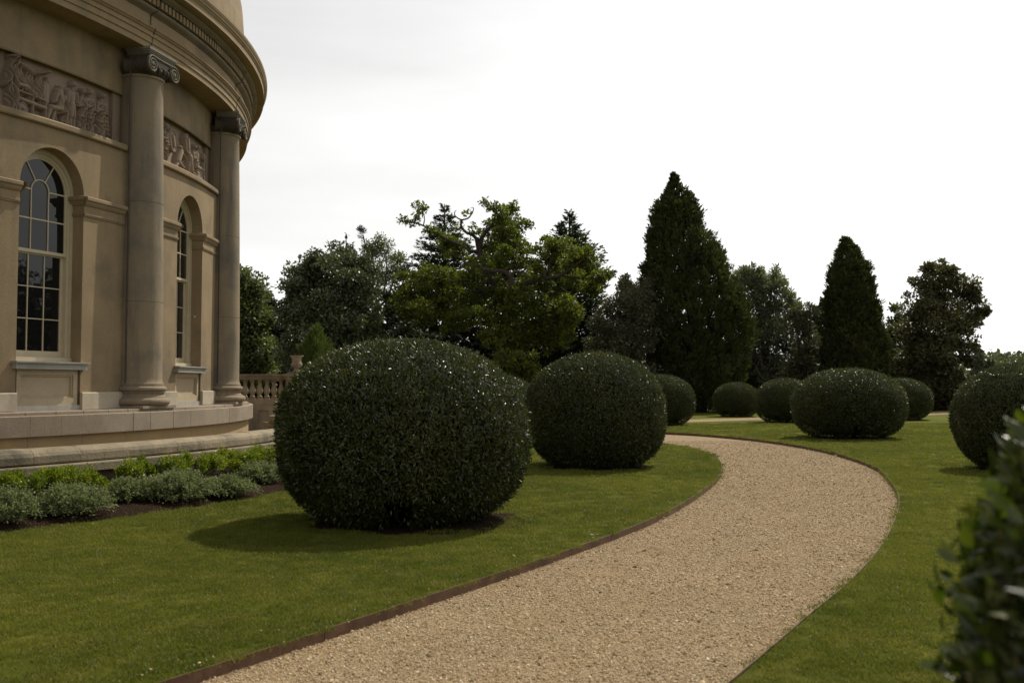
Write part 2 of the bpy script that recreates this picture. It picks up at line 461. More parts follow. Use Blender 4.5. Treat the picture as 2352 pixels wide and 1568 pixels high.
# rusty steel edging along both sides: strips set end to end
def edging(name, C_, side, label, y0, y1):
    root = empty(name, (C_[30][0], C_[30][1], 0), label, 'path edging')
    d = np.cumsum(np.r_[0, np.linalg.norm(np.diff(C_, axis=0), axis=1)])
    L = 3.05; s = 0.0
    while s < d[-1]-.2:
        e = min(s+L-.006, d[-1])
        ss = np.linspace(s, e, 14)
        P = np.stack([np.interp(ss, d, C_[:, 0]), np.interp(ss, d, C_[:, 1])], 1)
        dz_ = random.uniform(-.004, .004)
        if P[:, 1].max() > y0 and P[:, 1].min() < y1:
            T = np.gradient(P, axis=0); T /= np.linalg.norm(T, axis=1)[:, None]
            N = np.stack([T[:, 1], -T[:, 0]], 1)*side
            mb = MB(); n = len(P); vs = []
            for q, z in ((P - N*.001, -.115), (P + N*.007, -.115), (P + N*.007, .012+dz_), (P - N*.001, .012+dz_)):
                vs += [(a[0], a[1], z) for a in q]
            fs = []
            for j in range(4):
                j2 = (j+1) % 4
                for k in range(n-1): fs.append((j*n+k, j*n+k+1, j2*n+k+1, j2*n+k))
            fs += [(0, n, 2*n, 3*n), (n-1, 4*n-1, 3*n-1, 2*n-1)]
            mb.add(vs, fs); mb.build('edging_strip', M['steel'], root)
        s += L
    return root
edging('steel_edging', PL, 1, 'rusty steel edging on the near side of the gravel path, holding the front lawn', -1, 40)
edging('steel_edging', PR, -1, 'rusty steel edging on the far side of the gravel path, below the right lawn', -1, 40)

# ================================================================== ROTUNDA
CX, CY = -19.64, 20.54
RW = 13.30                 # outer face of the wall
BAY = 17.43
A1 = -12.55                # first column in full view
def pol(R, a, Z): 
    a = R_(a); return (CX + R*math.cos(a), CY + R*math.sin(a), Z)
def ring(prof, a0, a1, n=None, mb=None, caps=True, smooth=False):
    """sweep a closed (R,Z) outline about the rotunda's axis from a0 to a1 degrees"""
    mb = mb or MB()
    n = n or max(2, int(abs(a1-a0)/1.2)); k = len(prof); vs = []; fs = []
    for i in range(n+1):
        a = a0 + (a1-a0)*i/n
        vs += [pol(r, a, z) for r, z in prof]
    for i in range(n):
        for j in range(k):
            j2 = (j+1) % k
            fs.append((i*k+j, (i+1)*k+j, (i+1)*k+j2, i*k+j2))
    if caps: fs += [tuple(range(k)), tuple(n*k+j for j in range(k-1, -1, -1))]
    mb.add(vs, fs, smooth); return mb
rot = empty('rotunda', (CX, CY, 0), 'large round classical building in honey coloured stone with half columns and a carved frieze', 'building')
A_LO, A_HI = -56.0, 58.0

# --- wall with arched openings
HALF = 2.75                # half opening in degrees
W_BAYS = [A1 - BAY/2 - .24, A1 + BAY/2, A1 + 1.5*BAY]
SILL, SPR, RISE = 1.96, 4.70, 0.66
HW = RW*math.sin(R_(HALF))
def arch_z(da):            # top of the opening at da degrees from the centre
    u = RW*math.sin(R_(da)); return SPR + RISE*math.sqrt(max(0, 1-(u/HW)**2))
mb = MB()
DEP = 0.34
angs = []
a = A_LO
while a < A_HI: angs.append(a); a += 1.1
angs.append(A_HI)
for c in W_BAYS:
    angs = [x for x in angs if abs(x-c) > HALF+.3]
    angs += [c + HALF*math.sin(t) for t in np.linspace(-math.pi/2, math.pi/2, 25)]
angs = sorted(angs)
ZB, ZT = 1.20, 5.70
def quad(mb, *p): mb.add(p, [tuple(range(len(p)))])
for x0, x1 in zip(angs[:-1], angs[1:]):
    m_ = (x0+x1)/2
    c = min(W_BAYS, key=lambda c: abs(c-m_))
    if abs(m_-c) < HALF:
        z0, z1 = arch_z(x0-c), arch_z(x1-c)
        quad(mb, pol(RW, x0, z0), pol(RW, x1, z1), pol(RW, x1, ZT), pol(RW, x0, ZT))
        quad(mb, pol(RW, x0, z0), pol(RW-DEP, x0, z0), pol(RW-DEP, x1, z1), pol(RW, x1, z1))     # soffit
    else:
        quad(mb, pol(RW, x0, ZB), pol(RW, x1, ZB), pol(RW, x1, ZT), pol(RW, x0, ZT))
for c in W_BAYS:
    for s in (-1, 1):
        x = c + s*HALF
        p = [pol(RW, x, ZB), pol(RW-DEP, x, ZB), pol(RW-DEP, x, SPR), pol(RW, x, SPR)]
        quad(mb, *(p if s < 0 else p[::-1]))
mb.build('wall', M['stucco'], rot)
# inside lining behind the openings
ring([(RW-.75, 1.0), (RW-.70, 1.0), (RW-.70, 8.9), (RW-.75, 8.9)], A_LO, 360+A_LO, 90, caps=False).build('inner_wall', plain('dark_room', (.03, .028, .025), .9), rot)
# wall above the reliefs, and its slanting under-edge
ring([(RW-.36, 6.80), (RW-.15, 6.71), (RW-.135, 6.735), (RW-.15, 6.76), (RW-.15, 7.56), (RW-.36, 7.56)], A_LO, A_HI).build('upper_wall', M['stucco'], rot)
# back wall behind the panels
ring([(RW-.36, 5.6), (RW-.27, 5.6), (RW-.27, 6.82), (RW-.36, 6.82)], A_LO, A_HI).build('panel_back', M['relief'], rot)
# rest of the drum behind
ring([(RW-.3, -.1), (RW, -.1), (RW, 9.0), (RW-.3, 9.0)], A_HI+.2, 360+A_LO-.2, 60).build('rear_wall', M['stucco'], rot)

cols_a = [A1 - BAY, A1, A1 + BAY, A1 + 2*BAY + 8.5]
bays = [(A1 - 2*BAY, A1 - BAY), (A1 - BAY, A1), (A1, A1 + BAY), (A1 + BAY, A1 + 2*BAY)]
for b0, b1 in bays:
    e = 1.72
    # ledge under each relief
    ring([(RW-.1, 5.68), (RW+.05, 5.68), (RW+.065, 5.70), (RW+.065, 5.765), (RW+.04, 5.79), (RW-.28, 5.80)], b0+e, b1-e).build('relief_ledge', M['stucco'], rot)
    # piers beside the relief
    for x0, x1 in ((b0+.2, b0+2.25), (b1-2.25, b1-.2)):
        ring([(RW-.268, 5.80), (RW-.20, 5.80), (RW-.20, 6.76), (RW-.268, 6.76)], x0, x1, 3).build('relief_pier', M['relief'], rot)
def impost(x0, x1, turn):
    """cap moulding of the pier; turn = +-1 wraps it into the reveal on that side"""
    prof = [(RW-.02, 4.38), (RW+.018, 4.38), (RW+.018, 4.405), (RW+.028, 4.405), (RW+.028, 4.43), (RW+.012, 4.435), (RW+.012, 4.555),
            (RW+.03, 4.56), (RW+.055, 4.60), (RW+.055, 4.615), (RW+.085, 4.645), (RW+.085, 4.69), (RW+.07, 4.705), (RW-.02, 4.705)]
    mb = ring(prof, x0, x1)
    xe = x1 if turn > 0 else x0
    # return along the reveal
    ex = math.degrees(1/RW)*1.0
    vs = []; n = len(prof)
    for d in (0.0, DEP-.03):
        for r, z in prof:
            off = (r-RW)*turn
            vs.append(pol(RW-d if d else RW+(r-RW), xe + math.degrees(off/RW), z))
    fs = [(j, (j+1) % n, n+(j+1) % n, n+j) if turn > 0 else (n+j, n+(j+1) % n, (j+1) % n, j) for j in range(n)]
    mb.add(vs, fs)
    mb.build('impost', M['stucco'], rot)
for c in W_BAYS:
    b0, b1 = c-BAY/2, c+BAY/2
    impost(b0+1.6, c-HALF, 1); impost(c+HALF, b1-1.6, -1)
    for x0, x1 in ((b0+.5, c-HALF-.0), (c+HALF+.0, b1-.5)):
        ring([(RW-.05, 1.21), (RW+.05, 1.21), (RW+.05, 1.475), (RW+.035, 1.49), (RW-.05, 1.49)], x0, x1).build('base_course', M['base_white'], rot)
b = bays[0]; ring([(RW-.05, 1.21), (RW+.05, 1.21), (RW+.05, 1.475), (RW+.035, 1.49), (RW-.05, 1.49)], b[0], b[1]-.5).build('base_course', M['base_white'], rot)

# --- windows
def window(c):
    n = np.array([math.cos(R_(c)), math.sin(R_(c)), 0]); t = np.array([-n[1], n[0], 0]); z_ = np.array([0, 0, 1.])
    O = np.array([CX, CY, 0]) + n*RW*math.cos(R_(HALF))
    def P(u, v, d): return O + t*u + z_*v + n*d
    def bar(mb, u0, u1, v0, v1, d0, d1):
        mb.box(P((u0+u1)/2, (v0+v1)/2, (d0+d1)/2), t*(u1-u0)/2, z_*(v1-v0)/2, n*(d1-d0)/2)
    def arcband(mb, r0, r1, d0, d1, t0=0, t1=math.pi, k=24, cv=SPR):
        vs = []; fs = []
        for i in range(k+1):
            th = t0+(t1-t0)*i/k
            for r, d in ((r0, d0), (r1, d0), (r1, d1), (r0, d1)):
                vs.append(P(r*math.cos(th), cv+r*math.sin(th), d))
        for i in range(k):
            for j in range(4):
                j2 = (j+1) % 4; fs.append((i*4+j, i*4+j2, (i+1)*4+j2, (i+1)*4+j))
        fs += [(3, 2, 1, 0), (k*4, k*4+1, k*4+2, k*4+3)]
        mb.add(vs, fs)
    root = bpy.data.objects.new('window', None); COL.objects.link(root); root.parent = rot
    wo = P(0, SILL, -.28); root.location = Vector(wo) - rot.location
    # box frame: two orders
    mb = MB()
    for r1, r0, d0, d1 in ((.655, .585, -.36, -.215), (.585, .535, -.36, -.245)):
        bar(mb, -r1, -r0, SILL+.02, SPR, d0, d1); bar(mb, r0, r1, SILL+.02, SPR, d0, d1); arcband(mb, r0, r1, d0, d1)
    bar(mb, -.655, .655, SILL, SILL+.085, -.36, -.19)
    mb.build('window_frame', M['paint'], root)
    # upper sash
    r, dI, dO = .535, -.305, -.262
    mb = MB()
    z0 = 3.70
    bar(mb, -r, r, z0, z0+.05, dI-.012, dO)
    bar(mb, -r, -r+.035, z0+.05, SPR, dI, dO); bar(mb, r-.035, r, z0+.05, SPR, dI, dO); arcband(mb, r-.035, r, dI, dO)
    w = .0085; q = .172
    for u in (-q, q): bar(mb, u-w, u+w, z0+.05, SPR, dI+.008, dO-.004)
    bar(mb, -r+.035, r-.035, 4.225, 4.247, dI+.006, dO-.006)
    arcband(mb, q-w, q+w, dI+.008, dO-.004)
    for u0, u1 in ((-r+.035, -q-w), (q+w, r-.035)): bar(mb, u0, u1, SPR-.011, SPR+.011, dI+.006, dO-.006)
    for th in (R_(58), R_(122)):
        a_ = np.array([math.cos(th), math.sin(th)]); p0 = a_*(q+w); p1 = a_*(r-.035)
        mid = (p0+p1)/2; hl = np.linalg.norm(p1-p0)/2
        dv = t*a_[0] + z_*a_[1]; pv = -t*a_[1] + z_*a_[0]
        mb.box(P(mid[0], SPR+mid[1], (dI+dO)/2), dv*hl, pv*w, n*.016)
    mb.build('upper_sash', M['paint'], root)
    # lower sash, set further in
    r2, eI, eO = .535, -.352, -.312
    mb = MB()
    bar(mb, -r2, r2, SILL+.085, SILL+.19, eI, eO); bar(mb, -r2, r2, 3.675, 3.715, eI, eO)
    bar(mb, -r2, -r2+.055, SILL+.19, 3.675, eI, eO); bar(mb, r2-.055, r2, SILL+.19, 3.675, eI, eO)
    for u in (-.16, .16): bar(mb, u-w, u+w, SILL+.19, 3.675, eI+.006, eO-.004)
    for k in (1, 2):
        v = SILL+.19 + (3.675-SILL-.19)*k/3; bar(mb, -r2+.055, r2-.055, v-w, v+w, eI+.004, eO-.006)
    mb.build('lower_sash', M['paint'], root)
    def pane(poly, d):
        d += random.uniform(-.002, .002); tl = random.uniform(-.012, .012); ts = random.uniform(-.008, .008)
        k = len(poly); uc = sum(p[0] for p in poly)/k; vc = sum(p[1] for p in poly)/k
        f = [P(u, v, d + tl*(u-uc) + ts*(v-vc)) for u, v in poly]; bk = [p - n*.004 for p in f]
        mb = MB(); mb.add(f + bk, [tuple(range(k)), tuple(range(2*k-1, k-1, -1))] + [(j, k+j, k+(j+1) % k, (j+1) % k) for j in range(k)])
        mb.build('pane', M['glass'], root)
    us = [-r2+.05, -.16, .16, r2-.05]
    for i in range(3):
        for k in range(3):
            v0 = SILL+.185 + (3.68-SILL-.185)*k/3; v1 = SILL+.185 + (3.68-SILL-.185)*(k+1)/3
            pane([(us[i], v0), (us[i+1], v0), (us[i+1], v1), (us[i], v1)], eI+.02)
    us = [-r+.03, -q, q, r-.03]
    for i in range(3):
        pane([(us[i], z0+.045), (us[i+1], z0+.045), (us[i+1], 4.236), (us[i], 4.236)], dI+.022)
    pane([(us[0], 4.236), (us[1], 4.236), (us[1], SPR), (us[0], SPR)], dI+.022)
    pane([(us[2], 4.236), (us[3], 4.236), (us[3], SPR), (us[2], SPR)], dI+.022)
    arc = lambda rr, t0, t1, k: [(rr*math.cos(t0+(t1-t0)*i/k), SPR+rr*math.sin(t0+(t1-t0)*i/k)) for i in range(k+1)]
    pane([(-q, 4.236), (q, 4.236)] + arc(q, 0, math.pi, 10), dI+.022)
    for t0, t1 in ((0, R_(58)), (R_(58), R_(122)), (R_(122), math.pi)):
        pane(arc(r-.03, t0, t1, 8) + arc(q, t1, t0, 6), dI+.022)
    # sill
    mb = MB(); h = HW+.09
    for v0, v1, dd, hh in ((1.852, 1.875, .085, h-.025), (1.875, 1.932, .075, h-.03), (1.932, 1.952, .10, h-.012), (1.952, 1.972, .118, h)):
        bar(mb, -hh, hh, v0, v1, -.02, dd)
    bar(mb, -HW+.004, HW-.004, 1.90, 1.968, -.34, -.02)
    s = mb.build('sill', M['sill'], rot)
    # apron with a sunk panel
    mb = MB(); o0, o1 = -HW+.045, HW-.03
    bar(mb, o0, o1, 1.21, 1.85, -.16, -.085)
    for v0, v1, u0, u1 in ((1.77, 1.85, o0, o1), (1.21, 1.40, o0, o1), (1.40, 1.77, o0, o0+.085), (1.40, 1.77, o1-.085, o1)):
        bar(mb, u0, u1, v0, v1, -.085, -.03)
    i0, i1 = o0+.085, o1-.085
    for v0, v1, u0, u1 in ((1.745, 1.77, i0, i1), (1.40, 1.425, i0, i1), (1.425, 1.745, i0, i0+.025), (1.425, 1.745, i1-.025, i1)):
        bar(mb, u0, u1, v0, v1, -.085, -.055)
    mb.build('apron_panel', M['apron'], rot)
    mb = MB(); bar(mb, -HW, HW, 1.21, 1.85, -.30, -.17); mb.build('apron_back', M['stucco'], rot)
    bar_ = MB(); bar(bar_, -HW-.02, HW+.02, 1.17, 1.285, -.16, .0); bar_.build('apron_step', M['sill'], rot)
    return P
for c in W_BAYS: window(c)

# --- half columns with Ionic capitals
ZC0, ZC1 = 1.25, 7.52
RC = 13.32
def column(ac):
    c = pol(RC, ac, 0)
    n = np.array([math.cos(R_(ac)), math.sin(R_(ac)), 0]); t = np.array([-n[1], n[0], 0]); z_ = np.array([0, 0, 1.])
    root = bpy.data.objects.new('column', None); COL.objects.link(root); root.parent = rot
    root.location = Vector((c[0], c[1], ZC0)) - rot.location
    rb, rt = .418, .358
    prof = [(rb+.03, 1.60), (rb+.03, 1.63), (rb+.012, 1.65), (rb, 1.72)]
    for i in range(1, 13):
        f_ = i/12; rr = rb - (rb-rt)*f_**1.7; zz = 1.72 + (6.99-1.72)*f_
        prof.append((rr, zz))
        if i in (3, 7): prof += [(rr, zz+.02), (rr-.006, zz+.023), (rr-.006, zz+.029), (rr, zz+.032)]
    prof += [(rt+.012, 7.02), (rt+.03, 7.03), (rt+.036, 7.05), (rt+.03, 7.07), (rt, 7.075)]
    mb = MB(); mb.lathe(c, prof, 64); mb.build('shaft', M['column'], root)
    # attic base
    def torus(z0, z1, r_in, bulge, k=7):
        return [(r_in + bulge*math.sin(math.pi*i/k), z0 + (z1-z0)*(1-math.cos(math.pi*i/k))/2) for i in range(k+1)]
    prof = [(.3, 1.25)] + torus(1.25, 1.385, .495, .065) + [(.495, 1.385), (.495, 1.40), (.47, 1.41), (.452, 1.44), (.46, 1.475), (.485, 1.485), (.485, 1.497)] \
        + torus(1.497, 1.585, .455, .045) + [(.455, 1.585), (.455, 1.605), (.3, 1.606)]
    mb = MB(); mb.lathe(c, prof, 64); mb.build('base', M['column'], root)
    # square block below
    mb = MB(); mb.box(np.array(c) + z_*1.225 + n*.06, t*.52, n*.40, z_*.024); mb.build('plinth_block', M['granite'], root)
    # capital
    C0 = np.array([c[0], c[1], 0])
    def P(u, v, d): return C0 + t*u + z_*v + n*d
    cap = bpy.data.objects.new('capital', None); COL.objects.link(cap); cap.parent = root
    cap.location = Vector((0, 0, ZC1-.45-ZC0))
    # merged as one carved piece: echinus, bolsters, volutes
    mb = MB()
    mb.lathe(c, [(rt-.03, 7.06), (rt+.01, 7.08), (rt+.055, 7.12), (rt+.08, 7.17), (rt+.06, 7.22), (rt-.05, 7.23)], 48)
    VC = 7.225; VR = .155
    for s in (-1, 1):
        u0 = s*.345
        # bolster between front and wall, waisted
        pts = []; rad = []
        for i in range(13):
            d = .41 - i*.47/12; w_ = abs(i/12-.5)*2
            pts.append(P(u0, VC, d)); rad.append(.105 + .042*w_**1.5)
        mb.tube(pts, rad, 20)
        for i in (4.5, 6, 7.5):     # straps on the bolster
            d = .41 - i*.47/12; mb.tube([P(u0, VC, d+.012), P(u0, VC, d-.012)], [.127, .127], 20)
        mb.tube([P(u0, VC, .43), P(u0, VC, .405)], [VR-.012, VR], 28)
        # egg mouldings
    for k in range(-3, 4):
        th = R_(ac + k*17); q = C0 + np.array([math.cos(th), math.sin(th), 0])*(rt+.072)
        e = np.array([math.cos(th), math.sin(th), 0])
        mb.tube([q+z_*7.235, q+z_*7.20+e*.012, q+z_*7.15+e*.012, q+z_*7.10], [.014, .034, .030, .006], 8)
    mb.box(P(0, 7.33, .15), t*.385, n*.235, z_*.074)
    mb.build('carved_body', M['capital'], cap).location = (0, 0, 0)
    o = cap.children[0]; o.location = -(Vector(rot.location) + Vector(root.location) + Vector(cap.location))
    # spiral ridges
    mb = MB()
    for s in (-1, 1):
        u0 = s*.345; pts = []; rad = []
        for i in range(70):
            f_ = i/69; th = math.pi/2 - s*(-1)*0 + (-s)*(-1)*f_*2*math.pi*2.35
            th = math.pi/2 + s*(-1)*(-1)*(-f_*2*math.pi*2.35)
            r = (VR-.008)*(1-f_)**1.05 + .028*f_
            pts.append(P(u0 + r*math.cos(th), VC + r*math.sin(th), .438)); rad.append(.0135*(1-.45*f_))
        mb.tube(pts, rad, 6)
        mb.tube([P(u0, VC, .42), P(u0, VC, .445), P(u0, VC, .455)], [.03, .028, .012], 14)
    # channel edge joining the two volutes
    mb.tube([P(-.36, VC+VR-.01, .438), P(0, VC+VR-.022, .438), P(.36, VC+VR-.01, .438)], .012, 6)
    o = mb.build('volute', M['abacus'], cap); o.location = -(Vector(rot.location) + Vector(root.location) + Vector(cap.location))
    mb = MB()
    for v0, v1, h, d1 in ((7.405, 7.425, .385, .385), (7.425, 7.45, .40, .40), (7.45, 7.475, .42, .415), (7.475, 7.5215, .435, .43)):
        mb.box(P(0, (v0+v1)/2, (d1-.05)/2), t*h, n*(d1+.05)/2, z_*(v1-v0)/2)
    o = mb.build('abacus', M['abacus'], cap); o.location = -(Vector(rot.location) + Vector(root.location) + Vector(cap.location))
for ac in cols_a: column(ac)

# --- entablature
E0, E1 = A_LO-4, 95.0
AR = 13.64
ring([(RW-.25, 7.545), (RW-.15, 7.523), (AR, 7.523), (AR, 7.625), (AR+.022, 7.632), (AR+.022, 7.735), (AR+.044, 7.742), (AR+.044, 7.815),
      (RW-.25, 7.815)], E0, E1).build('architrave', M['entab'], rot)
ring([(RW-.1, 7.816), (AR+.05, 7.816), (AR+.07, 7.83), (AR+.075, 7.845), (AR+.10, 7.865), (AR+.10, 7.885), (AR+.06, 7.90), (RW-.1, 7.90)], E0, E1).build('architrave_moulding', M['entab'], rot)
ring([(RW-.1, 7.901), (AR-.0, 7.901), (AR-.0, 8.14), (RW-.1, 8.14)], E0, E1).build('frieze_band', M['entab'], rot)
pr = [(RW-.1, 8.141), (AR+.02, 8.141), (AR+.02, 8.155)] + [(AR+.03+.075*math.sin(math.pi*i/8/1.0*.62), 8.155+.085*i/8) for i in range(9)] + [(AR+.06, 8.245), (RW-.1, 8.245)]
ring(pr, E0, E1).build('bed_moulding', M['dark_mould'], rot)
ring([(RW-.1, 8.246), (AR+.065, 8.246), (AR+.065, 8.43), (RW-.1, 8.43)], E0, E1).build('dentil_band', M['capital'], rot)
den_a = A_LO+8
dm = None
while den_a < 34:
    if dm is None:
        o = ring([(AR+.06, 8.275), (AR+.135, 8.275), (AR+.135, 8.405), (AR+.06, 8.405)], den_a, den_a+.30, 1).build('dentil', M['entab'], rot); dm = (o.data, den_a)
        me0 = o.data
        # recentre on the axis so copies can be turned about it
        for v in me0.vertices: v.co.x -= CX; v.co.y -= CY
        o.location = (0, 0, 0)
    else:
        o = bpy.data.objects.new('dentil', me0); COL.objects.link(o); o.parent = rot
        o.rotation_euler = (0, 0, R_(den_a-dm[1]))
    den_a += .52
pr = [(RW-.1, 8.431), (AR+.14, 8.431), (AR+.14, 8.44)] + [(AR+.145+.085*math.sin(math.pi*i/8*.6), 8.44+.08*i/8) for i in range(9)] + [(AR+.2, 8.525), (RW-.1, 8.525)]
ring(pr, E0, E1).build('ovolo_moulding', M['dark_mould'], rot)
CR = 14.10
ring([(RW-.1, 8.526), (CR-.11, 8.526), (CR-.11, 8.54), (CR-.075, 8.54), (CR-.075, 8.655), (CR-.06, 8.665), (CR-.06, 8.68), (CR-.045, 8.70), (CR-.03, 8.715), (CR-.03, 8.735),
      (CR-.015, 8.76), (CR, 8.80), (CR, 8.84), (CR-.03, 8.85), (RW-.1, 8.99)], E0, E1).build('cornice', M['entab'], rot)
# attic drum above
ring([(13.2, 8.80), (13.60, 8.80), (13.60, 9.02), (13.565, 9.06), (13.555, 9.9), (13.50, 10.6), (13.36, 11.1), (13.2, 11.4), (12.9, 11.4)], A_LO-4, 360+A_LO-4, 160, caps=False).build('attic', M['stucco'], rot)
# coping joints of the cornice and the lightning cable
def wire(pts, r, name='lightning_cable'):
    mb = MB(); mb.tube(pts, r, 5); return mb.build(name, M['cable'], rot)
for ac in (A1, A1+BAY):
    x = ac - 1.0
    wire([pol(AR+.008, x, 7.53), pol(AR+.03, x+.02, 7.74), pol(AR+.055, x+.03, 7.81), pol(AR+.11, x-.1, 7.875), pol(AR+.015, x-.15, 7.93), pol(AR+.012, x-.12, 8.13), pol(AR+.12, x+.05, 8.2), pol(AR+.22, x+.25, 8.5)], .009)
    wire([pol(RC+.06, ac-1.86, z) for z in (1.5, 2.5, 3.5, 4.4, 5.5, 5.75, 6.6, 7.4)], .012)
# small round fitting on the second reveal
mb = MB(); c = W_BAYS[1]+HALF; q = np.array(pol(RW-.14, c-.03, 3.0)); tt = np.array([math.sin(R_(c)), -math.cos(R_(c)), 0])
mb.tube([q, q+tt*.02, q+tt*.03], [.032, .028, .01], 12); mb.build('wall_fitting', M['base_white'], rot)

# --- plinth: granite blocks on a yellow base
blk = [-40.5, -37.6, -34.8, -32.0, -29.75, -27.35, -25.0, -22.7, -20.4, -18.1, -16.1, -14.2, -11.2, -8.6, -5.9, -3.1, -.3, 2.5, 5.3, 8.0, 11, 14, 17, 20, 24, 28, 32, 36, 40]
for x0, x1 in zip(blk[:-1], blk[1:]):
    jj = random.uniform(-.004, .004); w_ = .06 if abs(x0+14.2) < .1 or abs(x0-8) < .1 else .007
    ring([(13.2, .845), (13.85+jj, .845), (13.85+jj, 1.142), (13.84+jj, 1.152), (13.2, 1.152)], x0+w_, x1-.012, 3).build('granite_block', M['granite'], rot)
    ring([(13.2, 1.153), (13.74+jj, 1.153), (13.74+jj, 1.196), (13.73+jj, 1.202), (13.2, 1.202)], x0+.03, x1-.03, 3).build('granite_slab', M['granite'], rot)
ring([(13.1, .5), (13.70, .5), (13.70, 1.148), (13.1, 1.148)], A_LO, 70).build('plinth_core', M['cable'], rot)
for x0, x1 in zip(np.arange(-42, 44, 4.3), np.arange(-42, 44, 4.3)+4.3):
    ring([(13.0, -.2), (13.745, -.2), (13.745, .842), (13.0, .842)], x0+.015, x1-.015, 4).build('plinth_stone', M['yellow'], rot)

# ================================================================== low stone wall in front of the plinth
low = empty('low_wall', (CX, CY, 0), 'weathered low stone wall with rounded coping curving below the rotunda plinth', 'wall')
KR = 15.30
cp = [(14.86, .56), (KR, .56), (KR+.012, .58), (KR+.012, .665), (KR-.01, .71), (KR-.06, .745), (KR-.14, .765), (KR-.30, .765), (14.90, .745)]
joints = [-44, -38.6, -33.4, -29.1, -26.35, -23.1, -19.2, -14.6, -10.4, -6.0, -1.2, 3.6, 8.5, 13.5, 19, 25, 31]
for x0, x1 in zip(joints[:-1], joints[1:]):
    ring([(r+random.uniform(-.004, .004), z+random.uniform(-.004, .004)) for r, z in cp], x0+.008, x1-.008, 8).build('coping_stone', M['coping'], low)
for x0, x1 in zip(np.arange(-44, 31, 3.1), np.arange(-44, 31, 3.1)+3.1):
    ring([(14.9, .43), (KR+.11, .43), (KR+.11, .53), (KR+.10, .545), (14.9, .555)], x0+.008, x1-.008, 5).build('ledge_stone', M['coping'], low)
for row in range(3):
    a = -43 + row*.6
    while a < 28:
        w_ = random.uniform(1.2, 2.0); rr = KR - .02 + random.uniform(-.012, .012)
        z0 = -.02 + row*.149
        ring([(15.0, z0), (rr, z0+.005), (rr+.006, z0+.012), (rr+.006, z0+.136), (rr, z0+.143), (15.0, z0+.143)], a+.03, a+w_-.03, 1).build('stone', M['rubble'], low)
        a += w_
ring([(14.88, -.05), (KR-.05, -.05), (KR-.05, .428), (14.88, .428)], -44, 31).build('wall_core', M['rubble'], low)
# paving in the gap behind the low wall
o = ring([(13.6, .04), (14.95, .04), (14.95, .1), (13.6, .1)], -50, 60).build('paving', M['coping']); o['kind'] = 'structure'
#@@MID

# ================================================================== CARVED RELIEFS (height fields, one mesh per figure)
def relief(b0, b1, figs):
    """figs: list of (name, [primitives]); u along the wall in metres from the bay centre, v up from the ledge"""
    c = (b0+b1)/2
    root = bpy.data.objects.new('relief_panel', None); COL.objects.link(root); root.parent = rot
    root.location = Vector(pol(RW-.26, c, 5.8)) - rot.location
    RB = RW-.268; S = .009
    for name, prims in figs:
        us = [x for p in prims for x in (p[1]-p[5]-.03, p[3]-p[6]-.03, p[1]+p[5]+.03, p[3]+p[6]+.03)]
        vs_ = [x for p in prims for x in (p[2]-p[5]-.03, p[4]-p[6]-.03, p[2]+p[5]+.03, p[4]+p[6]+.03)]
        u = np.arange(min(us), max(us), S); v = np.arange(max(-.005, min(vs_)), min(.93, max(vs_)), S)
        U, V = np.meshgrid(u, v); H = np.zeros_like(U)
        for p in prims:
            kind, u0, v0, u1, v1, r0, r1, h = p[:8]
            d = np.array([u1-u0, v1-v0]); L2 = d@d + 1e-9
            t = np.clip(((U-u0)*d[0] + (V-v0)*d[1])/L2, 0, 1)
            r = r0 + (r1-r0)*t
            dist = np.hypot(U-(u0+d[0]*t), V-(v0+d[1]*t))
            k = np.sqrt(np.clip(1-(dist/r)**2, 0, 1))
            if kind == 'f':     # drapery: pleats running along the limb
                side = ((U-u0)*(-d[1]) + (V-v0)*d[0])/math.sqrt(L2)
                k = k*(1 + .35*np.sin(side*95 + 5*np.sin(t*6)))
            elif kind == 'g':   # drapery: swags across
                k = k*(1 + .35*np.sin(t*math.sqrt(L2)*85 + 9*((U-u0))))
            elif kind == 'b':   # box
                side = np.abs(((U-u0)*(-d[1]) + (V-v0)*d[0])/math.sqrt(L2)); al = ((U-u0)*d[0] + (V-v0)*d[1])/math.sqrt(L2)
                k = ((side < r) & (al > 0) & (al < math.sqrt(L2))).astype(float)
            elif kind == 'd':   # shield disc
                q = dist/r; k = np.where(q < 1, .55+.25*np.sqrt(np.clip(1-q*q, 0, 1))+.2*(np.abs(q-.88) < .1)+.25*(q < .22), 0)
            H = np.maximum(H, h*k)
        mask = H > .004
        idx = -np.ones(H.shape, int)
        cell = mask[:-1, :-1] | mask[1:, :-1] | mask[:-1, 1:] | mask[1:, 1:]
        need = np.zeros(H.shape, bool)
        need[:-1, :-1] |= cell; need[1:, :-1] |= cell; need[:-1, 1:] |= cell; need[1:, 1:] |= cell
        idx[need] = np.arange(need.sum())
        A = np.radians(c) + U[need]/RW
        Rr = RB + np.clip(H[need]*1.45, 0, .2)
        X = np.stack([CX + Rr*np.cos(A), CY + Rr*np.sin(A), 5.8+V[need]], 1)
        ii, jj = np.where(cell)
        q = np.stack([idx[ii, jj], idx[ii, jj+1], idx[ii+1, jj+1], idx[ii+1, jj]], 1)
        me = np_mesh(name, X, 4, q.ravel(), M['relief'], True)
        o = link_mesh(name, me, root); o.location = -(Vector(rot.location)+Vector(root.location))
def C_(u0, v0, u1, v1, r0, r1, h=.07, k='c'): return (k, u0, v0, u1, v1, r0, r1, h)
